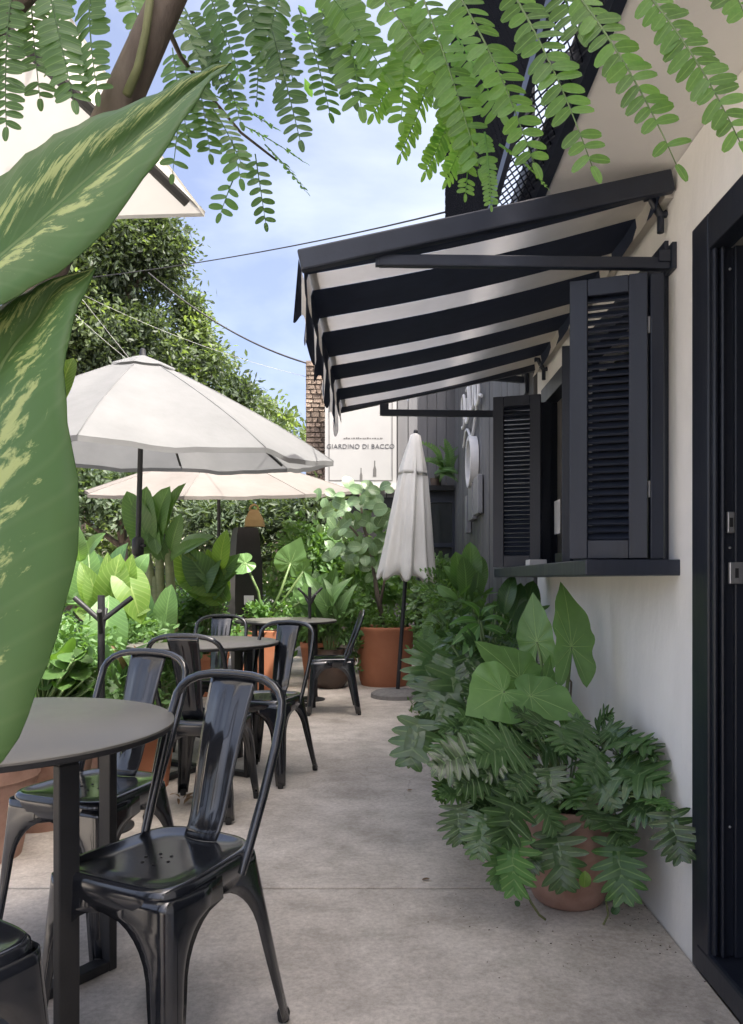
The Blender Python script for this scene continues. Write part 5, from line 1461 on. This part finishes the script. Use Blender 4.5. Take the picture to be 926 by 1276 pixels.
bushy('shade_plant', 'broad green leaves standing behind the far table', 'plant', -0.75, 8.5,
      [('broad', 'l_ribbed', (390 + random.uniform(-25, 25), 775), (395 + random.uniform(-35, 40), 730 + random.uniform(-25, 25)), 8.4, 8.3, (random.uniform(-.6, .6), -1, .3), 1.1) for k in range(16)],
      [([((-0.8, 8.8, 0.7), (0.6, 0.4, 0.5)), ((-0.3, 9.0, 0.9), (0.6, 0.4, 0.7))], 3200, 0.1, 'l_small', 0.45)], (0.2, 0.15, 0.4, 'terra_new'), group='far pots')

# black column with a paper bag on top
col = thing('black_column', 'tall black tapering column with a pale sticker among the plants', 'column', (-1.58, 8.7, 0))
b = MB()
rows = []
for z, w in ((0.0, 0.17), (0.5, 0.2), (0.9, 0.215), (1.3, 0.205), (1.6, 0.175), (1.69, 0.15), (1.70, 0.0)):
    rows.append([Vector((-1.60, 8.7, z)) + Vector((w * 1.05 * math.cos(R(a)), w * 1.05 * math.sin(R(a)), 0)) for a in (-20, 70, 160, 250, 340)])
b.grid(rows)
o = mk('body', b.mesh('body', True, 30), M['gloss_black'], col)
mk('sticker', MB().box((-1.575, 8.478, 0.82), (-1.465, 8.482, 0.92)).mesh('sticker'), M['paper'], col, Matrix.Translation((0, 0.0, 0)))
bag = thing('paper_bag', 'tan paper bag with a loop handle perched on the black column', 'bag', (-1.47, 8.7, 1.7))
b = MB(); rows = []
for z, hx, hy in ((1.702, 0.11, 0.06), (1.78, 0.10, 0.055), (1.87, 0.06, 0.03), (1.90, 0.045, 0.006)):
    rows.append([Vector((-1.49 + sx_ * hx - 0.05 * (z - 1.7), 8.7 + sy_ * hy, z)) for sx_, sy_ in ((-1, -1), (1, -1), (1, 1), (-1, 1), (-1, -1))])
mk('body', b.grid(rows).mesh('body'), M['tan'], bag)
pts = [Vector((-1.50 + 0.05 * math.cos(t), 8.7, 1.895 + 0.06 * math.sin(t))) for t in [math.pi * k / 10 for k in range(11)]]
mk('handle', MB().tube(pts, 0.012, 6).mesh('handle', True), M['tan'], bag)

# cane plants on the left, lit by the sun
cn = thing('cane_plant', 'tall plant on thick ringed green canes behind the white umbrella pole', 'plant', (-2.0, 6.6, 0), 0, 'plants in the left bed')
for (x0, x1, top) in ((188, 184, 690), (199, 199, 672), (212, 208, 665), (193, 190, 720)):
    mk('cane', MB().tube([P(x0 + 3, 800, 6.6), P(x0 + 2, 755, 6.6), P(x0, 720, 6.6), P(x1, top, 6.6)], [0.05, 0.048, 0.04, 0.03], 10).mesh('cane', True), M['cane'], cn)
    mk('cane_foot', MB().tube([P(x0 + 3, 800, 6.6), (P(x0 + 3, 800, 6.6).x, 6.6, -0.02)], [0.05, 0.055], 10).mesh('cane_foot', True), M['cane'], cn)
for (a, t, wd) in (((192, 690), (158, 612), 0.9), ((190, 680), (183, 606), 1.0), ((197, 675), (212, 606), 1.0), ((208, 670), (232, 602), 0.55), ((212, 690), (226, 640), 0.7), ((186, 690), (163, 650), 0.9), ((200, 690), (196, 650), 1.0), ((205, 700), (188, 660), 0.9), ((190, 640), (196, 692), 0.8), ((212, 700), (260, 672), 0.5), ((190, 660), (170, 632), 1.0)):
    leaf(cn, 'paddle', 'l_ribbed', P(*a, 6.6), P(*t, 6.5), (random.uniform(-.4, .4), -1, .3), wd)
br2 = bushy('sunlit_plant', 'yellow green broad leaves glowing in the sun behind the near bag stand', 'plant', -1.62, 4.3,
            [('broad', 'l_bright', a, t, 4.3, 4.25, (random.uniform(-.5, .5), -.9, .4), w_) for (a, t, w_) in (((135, 770), (150, 690), 1.1), ((132, 770), (108, 705), 1.1), ((140, 765), (134, 688), 0.9), ((150, 760), (188, 760), 1.2), ((155, 745), (165, 690), 1.0), ((128, 775), (92, 760), 1.2), ((150, 700), (176, 778), 1.1), ((140, 775), (160, 735), 1.2), ((120, 760), (100, 700), 0.9))]
            + [('paddle', 'l_ribbed', (136, 742), (138, 836), 4.1, 4.05, (0, -1, .2), 1.25), ('broad', 'l_ribbed', (170, 720), (186, 690), 4.4, 4.4, (0, -1, .2), 1.4), ('broad', 'l_ribbed', (88, 770), (72, 830), 4.0, 3.9, (0, -1, .2), 1.0), ('paddle', 'l_ribbed', (108, 760), (100, 668), 4.5, 4.45, (0.3, -1, .2), 0.9), ('paddle', 'l_ribdark', (150, 770), (160, 676), 4.6, 4.55, (-0.4, -1, .2), 0.9), ('paddle', 'l_ribdark', (120, 790), (122, 690), 4.7, 4.6, (0.5, -1, .1), 0.9), ('paddle', 'l_ribbed', (205, 800), (214, 728), 5.0, 4.95, (-0.3, -1, .2), 0.8), ('paddle', 'l_ribdark', (180, 800), (172, 720), 5.0, 4.95, (0.3, -1, .2), 0.8), ('broad', 'l_ribbed', (110, 690), (132, 664), 4.3, 4.2, (0, -1, .2), 1.0), ('broad', 'l_ribbed', (100, 700), (98, 655), 4.3, 4.2, (0.3, -1, .2), 1.0)],
            [([((-1.7, 4.3, 0.5), (0.22, 0.25, 0.2))], 300, 0.06, 'l_smallb', 0.5)], (0.2, 0.15, 0.38, 'terracotta'), group='plants in the left bed')
bushy('hosta_plant', 'clump of broad pale leaves in front of the black column', 'plant', -1.75, 7.3,
      [('broad', random.choice(['l_ribbed', 'l_bright', 'l_ribbed']), (262 + random.uniform(-20, 25), 735 + random.uniform(-5, 20)), (262 + random.uniform(-55, 45), 700 + random.uniform(-25, 40)), 7.2, 7.1, (random.uniform(-.6, .6), -.9, .5), 1.15) for k in range(22)]
      + [('broad', 'l_bright', (275, 712), (283, 660), 7.1, 7.1, (0, -1, .3), .9), ('broad', 'l_bright', (270, 712), (258, 684), 7.1, 7.1, (0, -1, .3), 1.2), ('broad', 'l_round', (222, 690), (268, 668), 7.2, 7.0, (0, -1, .6), 0.9)],
      [([((-1.8, 7.3, 0.7), (0.5, 0.3, 0.35))], 1200, 0.07, 'l_small', 0.5)], (0.25, 0.2, 0.4, 'terra_new'), group='plants in the left bed')
# low greenery and pots near the front table
bushy('low_bush', 'low bush of small fresh leaves beside the front table', 'plant', -1.55, 3.45,
      [('round', 'l_smallb', (75 + random.uniform(-40, 45), 838 + random.uniform(-18, 24)), None, 3.4 + random.uniform(-.2, .2), 3.35, (random.uniform(-.5, .5), -.7, .7), 1.0) for k in range(70)],
      [([((-1.55, 3.5, 0.55), (0.35, 0.3, 0.22))], 1500, 0.06, 'l_small', 0.6), ([((-1.6, 3.75, 0.75), (0.3, 0.25, 0.22))], 900, 0.045, 'l_small', 0.4)], (0.22, 0.16, 0.36, 'terracotta'), group='plants in the left bed')
bushy('mixed_pot', 'small terracotta pot of dark mixed foliage right of the near bag stand', 'potted plant', -1.28, 4.05,
      [('lance', 'l_dry' if k % 5 == 0 else 'l_small', (172 + random.uniform(-20, 14), 850 + random.uniform(-15, 20)), (172 + random.uniform(-36, 26), 830 + random.uniform(-30, 30)), 3.95, 3.9, (random.uniform(-.5, .5), -.8, .6), 1.0) for k in range(26)],
      [([((-1.3, 4.05, 0.45), (0.22, 0.2, 0.2)), ((-1.45, 4.5, 0.7), (0.25, 0.3, 0.3))], 1600, 0.05, 'l_small', 0.45)], (0.16, 0.12, 0.33, 'terra_new'), group='plants in the left bed')
tp = bushy('terracotta_tub', 'wide terracotta tub at the left edge behind the front table', 'potted plant', -1.62, 3.02,
           [('broad', 'l_ribbed', (-20 + random.uniform(-40, 40), 930), (0 + random.uniform(-60, 60), 890 + random.uniform(-20, 30)), 3.0, 2.9, (random.uniform(-.5, .5), -.8, .6), 1.0) for k in range(10)], None, (0.23, 0.16, 0.37, 'terracotta'), group='plants in the left bed')
# undergrowth filling the bed, as one mass
cloud('undergrowth', [((-2.4, 5.2, 0.45), (0.5, 1.6, 0.45)), ((-2.6, 8.0, 0.5), (0.8, 1.5, 0.5)), ((-1.75, 5.6, 0.35), (0.3, 0.8, 0.3))], 6000, 0.085, 'l_ribdark', None, seed=61, aspect=0.45, clump=0.2, kind='stuff')
cloud('undergrowth', [((-2.2, 5.0, 0.8), (0.3, 1.0, 0.4)), ((-2.3, 7.5, 0.9), (0.5, 1.0, 0.3))], 900, 0.08, 'l_small', None, seed=62, aspect=0.5, clump=0.2, kind='stuff')

# ------------------------------------------------------------------ far building, stone tower, sign, street
fb = thing('grey_building', 'grey vertically boarded building at the far end of the terrace', 'building', (0.5, 12, 0))
xb = -0.30
while xb < 1.6:
    mk('board', MB().box((xb + 0.006, 11.25 - random.uniform(0, 0.02), -0.05), (xb + 0.154, 11.5, 3.9)).mesh('board'), M['greyclad'], fb)
    xb += 0.16
mk('core', MB().box((-0.28, 11.51, -0.05), (3.5, 13.5, 3.8)).mesh('core'), M['dark'], fb)
tw = thing('stone_tower', 'rough brown stone clad pillar rising behind the white sign', 'pillar', (-0.7, 11.6, 0))
mk('core', MB().box((-1.18, 11.32, -0.05), (-0.32, 12.4, 4.36)).mesh('core'), M['mortar'], tw)
zz = 2.3
row = 0
sm_cache = []
for k in range(6):
    bb = MB()
    g = random.Random(k)
    v = [(-0.5 + g.uniform(-.06, .06), -0.0, -0.5 + g.uniform(-.06, .06)), (0.5 + g.uniform(-.06, .06), 0, -0.5 + g.uniform(-.06, .06)), (0.5 + g.uniform(-.06, .06), 0, 0.5 + g.uniform(-.06, .06)), (-0.5 + g.uniform(-.06, .06), 0, 0.5 + g.uniform(-.06, .06))]
    f = [(x * 0.82, -1.0 + g.uniform(-.3, .3), z * 0.8) for x, _, z in v]
    bb.add(v + f, [(4, 5, 6, 7), (0, 1, 5, 4), (1, 2, 6, 5), (2, 3, 7, 6), (3, 0, 4, 7)])
    me = bb.mesh('stone'); me.materials.append(M['stone']); sm_cache.append(me)
while zz < 4.34:
    h = random.uniform(0.055, 0.085)
    x = -1.18
    while x < -0.33:
        w_ = random.uniform(0.06, 0.15); w_ = min(w_, -0.32 - x)
        if w_ > 0.03 and (x < -0.78 or zz > 3.6):
            mk('stone', random.choice(sm_cache), None, tw, Matrix.Translation((x + w_ / 2, 11.32, min(zz + h / 2, 4.3))) @ Matrix.Diagonal((w_ * 0.97, random.uniform(0.02, 0.045), h * 0.95, 1)))
        x += w_
    zz += h
sg = thing('white_sign', 'white sign board reading GIARDINO DI BACCO at the end of the terrace', 'sign', (-0.35, 11.0, 3.0))
SY = 11.05
X0, X1, Z0_, Z1_ = P(405, 0, SY).x, P(494, 0, SY).x, P(0, 604, SY).z, P(0, 480, SY).z
mk('board', MB().box((X0, SY, Z0_), (X1, SY + 0.06, Z1_)).mesh('board'), M['signwhite'], sg)
lw = 0.012
i0 = 0.055
fr_ = MB()
fr_.box((X0 + i0, SY - 0.004, Z0_ + i0), (X1 - i0, SY - 0.0005, Z0_ + i0 + lw)).box((X0 + i0, SY - 0.004, Z1_ - i0 - lw), (X1 - i0, SY - 0.0005, Z1_ - i0))
fr_.box((X0 + i0, SY - 0.004, Z0_ + i0 + lw + 0.0005), (X0 + i0 + lw, SY - 0.0005, Z1_ - i0 - lw - 0.0005)).box((X1 - i0 - lw, SY - 0.004, Z0_ + i0 + lw + 0.0005), (X1 - i0, SY - 0.0005, Z1_ - i0 - lw - 0.0005))
mk('border_line', fr_.mesh('border_line'), M['sign_rim'], sg)
fc = bpy.data.curves.new('title', 'FONT'); fc.body = 'GIARDINO DI BACCO'; fc.align_x = 'CENTER'; fc.size = 0.094; fc.extrude = 0.002; fc.space_character = 1.08
tmp = bpy.data.objects.new('title_curve', fc); COL.objects.link(tmp)
tm = bpy.data.meshes.new_from_object(tmp.evaluated_get(bpy.context.evaluated_depsgraph_get()))
bpy.data.objects.remove(tmp)
tm.materials.clear(); tm.materials.append(M['print'])
o = bpy.data.objects.new('title', tm); COL.objects.link(o); W[o.name] = I4; o.parent = sg
o.matrix_basis = W[sg.name].inverted() @ (Matrix.Translation(((X0 + X1) / 2, SY - 0.003, P(0, 559, SY).z)) @ Matrix.Rotation(R(90), 4, 'X'))
sl = MB(); xx = X0 + 0.27
while xx < X1 - 0.2:
    w_ = random.uniform(0.012, 0.03)
    hz = random.uniform(0.012, 0.026)
    zc = P(0, 547, SY).z
    sl.box((xx, SY - 0.003, zc), (xx + w_, SY - 0.0005, zc + hz)); xx += w_ + random.uniform(0.006, 0.02)
mk('small_print', sl.mesh('small_print'), M['sign_rim'], sg)
bt = MB()
for (pxc, ytop, ybot, w_) in ((467, 574, 594, 0.024), (450, 583, 600, 0.02)):
    c = P(pxc, 0, SY).x; zt, zb = P(0, ytop, SY).z, P(0, ybot, SY).z; hh = zt - zb
    prof = [(-w_, zb), (w_, zb), (w_, zb + hh * 0.45), (w_ * 0.35, zb + hh * 0.68), (w_ * 0.35, zt), (-w_ * 0.35, zt), (-w_ * 0.35, zb + hh * 0.68), (-w_, zb + hh * 0.45)]
    bt.add([(c + x, SY - 0.003, z) for x, z in prof] + [(c + x, SY - 0.0005, z) for x, z in prof], [tuple(range(8)), tuple(range(15, 7, -1))] + [(k, (k + 1) % 8, 8 + (k + 1) % 8, 8 + k) for k in range(8)])
mk('printed_bottle', bt.mesh('printed_bottle'), M['sign_rim'], sg)
mk('ledge', MB().box((-1.25, 11.0, 2.40), (1.0, 11.2, 2.47)).mesh('ledge'), M['pale'], fb)
mk('under_sign_shadow', MB().box((-1.22, 11.12, 1.4), (0.9, 11.24, 2.3)).mesh('painted_shadow'), M['dark'], fb).name = 'painted_shadow'  # near-black box added for the shadow below the sign

# parked car beyond the bed
car = thing('parked_car', 'dark blue car parked in the street, glimpsed between the leaves', 'car', (-4.4, 16.0, -0.05))
prof = [(-2.1, 0.30), (-2.15, 0.62), (-2.0, 0.84), (-1.3, 0.92), (-0.75, 1.40), (0.7, 1.44), (1.35, 0.98), (2.05, 0.86), (2.15, 0.55), (2.1, 0.30)]
cx_, cy_ = -4.4, 16.0
b = MB(); rows = []
for yy, sx_ in ((-0.86, 0.97), (-0.8, 1.0), (0.8, 1.0), (0.86, 0.97)):
    rows.append([(cx_ + x * sx_, cy_ + yy * (0.82 if z > 1.2 else 1.0), z - 0.05) for x, z in prof])
b.grid(rows); b.add(rows[0], [tuple(range(10))]); b.add(rows[3], [tuple(range(9, -1, -1))])
body = mk('body', b.mesh('body', True, 30), M['carpaint'], car)
for x0, x1, tz0, tz1 in ((-1.15, -0.1, -0.72, -0.1), (-0.02, 1.15, -0.02, 0.72)):
    mk('window', MB().add([(cx_ + x0, cy_ - 0.868, 0.90), (cx_ + x1, cy_ - 0.868, 0.92), (cx_ + tz1, cy_ - 0.74, 1.32), (cx_ + tz0, cy_ - 0.74, 1.30)], [(0, 1, 2, 3)]).mesh('window'), M['glassy'], car)
for wx in (-1.35, 1.35):
    for sy_ in (-0.83, 0.83):
        Mw = Matrix.Translation((cx_ + wx, cy_ + sy_, 0.27)) @ Matrix.Rotation(R(90), 4, 'X')
        wh = mk('wheel', MB().lathe([(0.2, -0.1), (0.31, -0.1), (0.32, -0.05), (0.32, 0.05), (0.31, 0.1), (0.2, 0.1)], n=24).mesh('wheel', True, 40), M['rubber'], car, Mw)
        mk('rim', MB().lathe([(0, 0.06), (0.05, 0.08), (0.2, 0.09), (0.2, -0.09), (0, -0.06)], n=16).mesh('rim', True, 40), M['steel'], wh, Mw)
sw = thing('bright_gap_wall', 'pale wall added across the street for bright gaps between leaves', 'wall', (-12, 25, 0))
mk('face', MB().box((-30, 25, -0.06), (-1.0, 25.4, 2.9)).mesh('face'), M['pale'], sw)  # wall added so the gaps in the foliage read bright

# ------------------------------------------------------------------ background trees
def tree(name, label, base, trunk, ells, parts, tr=0.14, group='trees behind the umbrellas'):
    t = thing(name, label, 'tree', base, 0, group)
    top = Vector(trunk[-1])
    mk('trunk', MB().tube([base] + trunk, [tr * (1 - 0.6 * i / len(trunk)) for i in range(len(trunk) + 1)], 10).mesh('trunk', True), M['bark'], t)
    for c, rad in ells:
        c = Vector(c)
        mid_ = top.lerp(c, 0.5) + Vector((random.uniform(-.2, .2), random.uniform(-.2, .2), 0.1))
        mk('limb', MB().tube([top - Vector((0, 0, 0.3)), mid_, c], [tr * 0.42, tr * 0.26, tr * 0.08], 7).mesh('limb', True), M['bark'], t)
    for q, (n, size, mat, asp, clump, hol) in enumerate(parts):
        cloud('crown', ells, n, size, mat, t, seed=int(abs(base[0]) * 17 + base[1] * 3 + q), aspect=asp, clump=clump, up=0.4, hollow=hol)['kind'] = 'stuff'
    return t


def E(px, py, Y, rpx, rpy, ry): return (tuple(P(px, py, Y)), (rpx * Y / F, ry, rpy * Y / F))


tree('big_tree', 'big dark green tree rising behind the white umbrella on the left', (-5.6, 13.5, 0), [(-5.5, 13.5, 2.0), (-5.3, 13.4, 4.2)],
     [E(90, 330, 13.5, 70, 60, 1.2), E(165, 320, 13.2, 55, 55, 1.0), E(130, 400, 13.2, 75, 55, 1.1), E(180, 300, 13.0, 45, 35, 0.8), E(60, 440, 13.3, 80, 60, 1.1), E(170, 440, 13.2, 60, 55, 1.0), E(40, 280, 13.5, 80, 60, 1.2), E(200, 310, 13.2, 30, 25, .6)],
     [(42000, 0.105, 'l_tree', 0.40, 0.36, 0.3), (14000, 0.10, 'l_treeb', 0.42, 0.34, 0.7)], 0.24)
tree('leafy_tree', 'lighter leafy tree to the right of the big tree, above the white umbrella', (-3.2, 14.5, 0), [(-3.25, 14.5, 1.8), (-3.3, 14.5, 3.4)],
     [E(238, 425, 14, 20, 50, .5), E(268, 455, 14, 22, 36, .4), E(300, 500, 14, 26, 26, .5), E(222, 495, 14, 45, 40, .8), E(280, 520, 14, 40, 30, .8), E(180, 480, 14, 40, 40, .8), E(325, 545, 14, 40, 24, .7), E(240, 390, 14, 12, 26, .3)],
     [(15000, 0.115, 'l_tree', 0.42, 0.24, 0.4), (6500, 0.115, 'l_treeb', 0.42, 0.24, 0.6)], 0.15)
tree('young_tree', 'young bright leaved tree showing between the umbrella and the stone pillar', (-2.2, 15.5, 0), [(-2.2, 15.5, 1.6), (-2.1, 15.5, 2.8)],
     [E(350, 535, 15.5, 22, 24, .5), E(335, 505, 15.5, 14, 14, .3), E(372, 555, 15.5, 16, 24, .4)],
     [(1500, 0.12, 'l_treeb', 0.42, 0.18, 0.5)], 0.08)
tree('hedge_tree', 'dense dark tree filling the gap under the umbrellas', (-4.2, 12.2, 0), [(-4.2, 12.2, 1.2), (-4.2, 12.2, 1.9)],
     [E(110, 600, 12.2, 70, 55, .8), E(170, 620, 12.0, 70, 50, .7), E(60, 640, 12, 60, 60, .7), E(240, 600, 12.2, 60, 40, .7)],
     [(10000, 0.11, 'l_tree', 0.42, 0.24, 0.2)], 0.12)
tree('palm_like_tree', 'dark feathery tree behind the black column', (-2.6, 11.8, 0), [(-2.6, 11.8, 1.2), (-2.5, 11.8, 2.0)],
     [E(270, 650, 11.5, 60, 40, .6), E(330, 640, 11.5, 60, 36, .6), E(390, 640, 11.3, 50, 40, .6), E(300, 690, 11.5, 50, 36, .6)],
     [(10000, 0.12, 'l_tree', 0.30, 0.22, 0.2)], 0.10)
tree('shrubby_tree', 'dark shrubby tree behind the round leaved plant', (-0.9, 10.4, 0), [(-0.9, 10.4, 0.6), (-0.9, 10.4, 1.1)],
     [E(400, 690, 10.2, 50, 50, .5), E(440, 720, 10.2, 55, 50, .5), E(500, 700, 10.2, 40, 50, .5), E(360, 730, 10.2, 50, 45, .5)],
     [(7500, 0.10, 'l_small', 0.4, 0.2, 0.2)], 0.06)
cloud('distant_greenery', [((-9, 24, 2.5), (5, 1.2, 2.4)), ((-3.5, 23, 2.2), (3.0, 1.0, 1.8)), ((-14, 20, 4), (4, 2, 3.5))], 16000, 0.24, 'l_treeb', None, seed=77, aspect=0.45, clump=0.55, kind='stuff', hollow=0.2)

# ------------------------------------------------------------------ overhead cables
def cable(label, pts, r, mat='cable', sag=0.0):
    o = mk('overhead_cable', MB().tube(pts, r, 6).mesh('overhead_cable', True), M[mat])
    return tag(o, label, 'cable', 'overhead cables')


def span(a, c, Ya, Yc, sagp, n=16, ext=0.0):
    out = []
    for i in range(n + 1):
        t = i / n
        Y = Ya + (Yc - Ya) * t
        out.append(P(a[0] + (c[0] - a[0]) * t, a[1] + (c[1] - a[1]) * t + sagp * 4 * t * (1 - t), Y))
    return out


cable('thin cable crossing the sky up to the mesh balcony', span((-60, 362), (556, 264), 13, 4.8, 14), 0.006)
cable('dark sagging cable running down to the stone pillar', span((185, 340), (384, 453), 12.2, 11.3, 14), 0.013)
cable('faint pale cable low in the sky', span((60, 345), (384, 470), 12.3, 11.35, 12), 0.003, 'paleline')
cable('pale cable slanting across the big tree', span((70, 330), (260, 560), 12, 11.5, 6), 0.0028, 'paleline')
cable('second pale cable slanting across the big tree', span((60, 360), (200, 480), 12, 11.5, 4), 0.0028, 'paleline')
# dry leaves lying on the concrete
for k, (px, py, lab) in enumerate(((531, 1098, 'small dark leaf lying on the concrete near the slab joint'), (511, 986, 'small brown leaf on the concrete below the hanging split leaf'))):
    Y = H * F / (py - CY)
    c = P(px, py, Y)
    o = mk('fallen_leaf', mesh_with(LM['round'][0], M['l_dry']), None, None, leafM(c + Vector((-0.015, 0, 0.004)), c + Vector((0.015, 0.008, 0.006)), (0, 0, 1), 0.7))
    tag(o, lab, 'leaf', 'fallen leaves')
dl = thing('dried_leaves', 'small heap of dry curled brown leaves on the floor behind the front chair', 'leaves', (-0.98, 3.75, 0))
for k in range(8):
    c = Vector((-0.98 + random.uniform(-.05, .05), 3.75 + random.uniform(-.08, .08), 0.01))
    leaf(dl, 'lance', 'l_dry', c, c + Vector((random.uniform(-.06, .06), random.uniform(-.06, .06), random.uniform(0.005, .04))), (0, 0, 1), 1.5)

gm = MB(); g = random.Random(5)
for k in range(300):
    if k < 150: x, y = WX - 0.03 - abs(g.gauss(0, 0.05)), g.uniform(2.2, 4.4)
    elif k < 260: x, y = 0.62 + g.gauss(0, 0.25), 2.55 + g.gauss(0, 0.25)
    else: x, y = g.uniform(-1.2, 0.85), g.uniform(1.75, 7.0)
    x = min(x, WX - 0.012)
    r = g.uniform(0.0010, 0.0032) * (1.2 if k < 260 else 1); a = g.uniform(0, 6.28)
    pts = [(x + r * math.cos(a + q * 2.1) * g.uniform(.6, 1.4), y + r * math.sin(a + q * 2.1) * g.uniform(.6, 1.4), 0.0008) for q in range(3)]
    gm.add(pts + [(x, y, 0.0008 + r * 0.7)], [(0, 1, 3), (1, 2, 3), (2, 0, 3)])
tag(mk('grit', gm.mesh('grit'), M['bark']), kind='stuff')
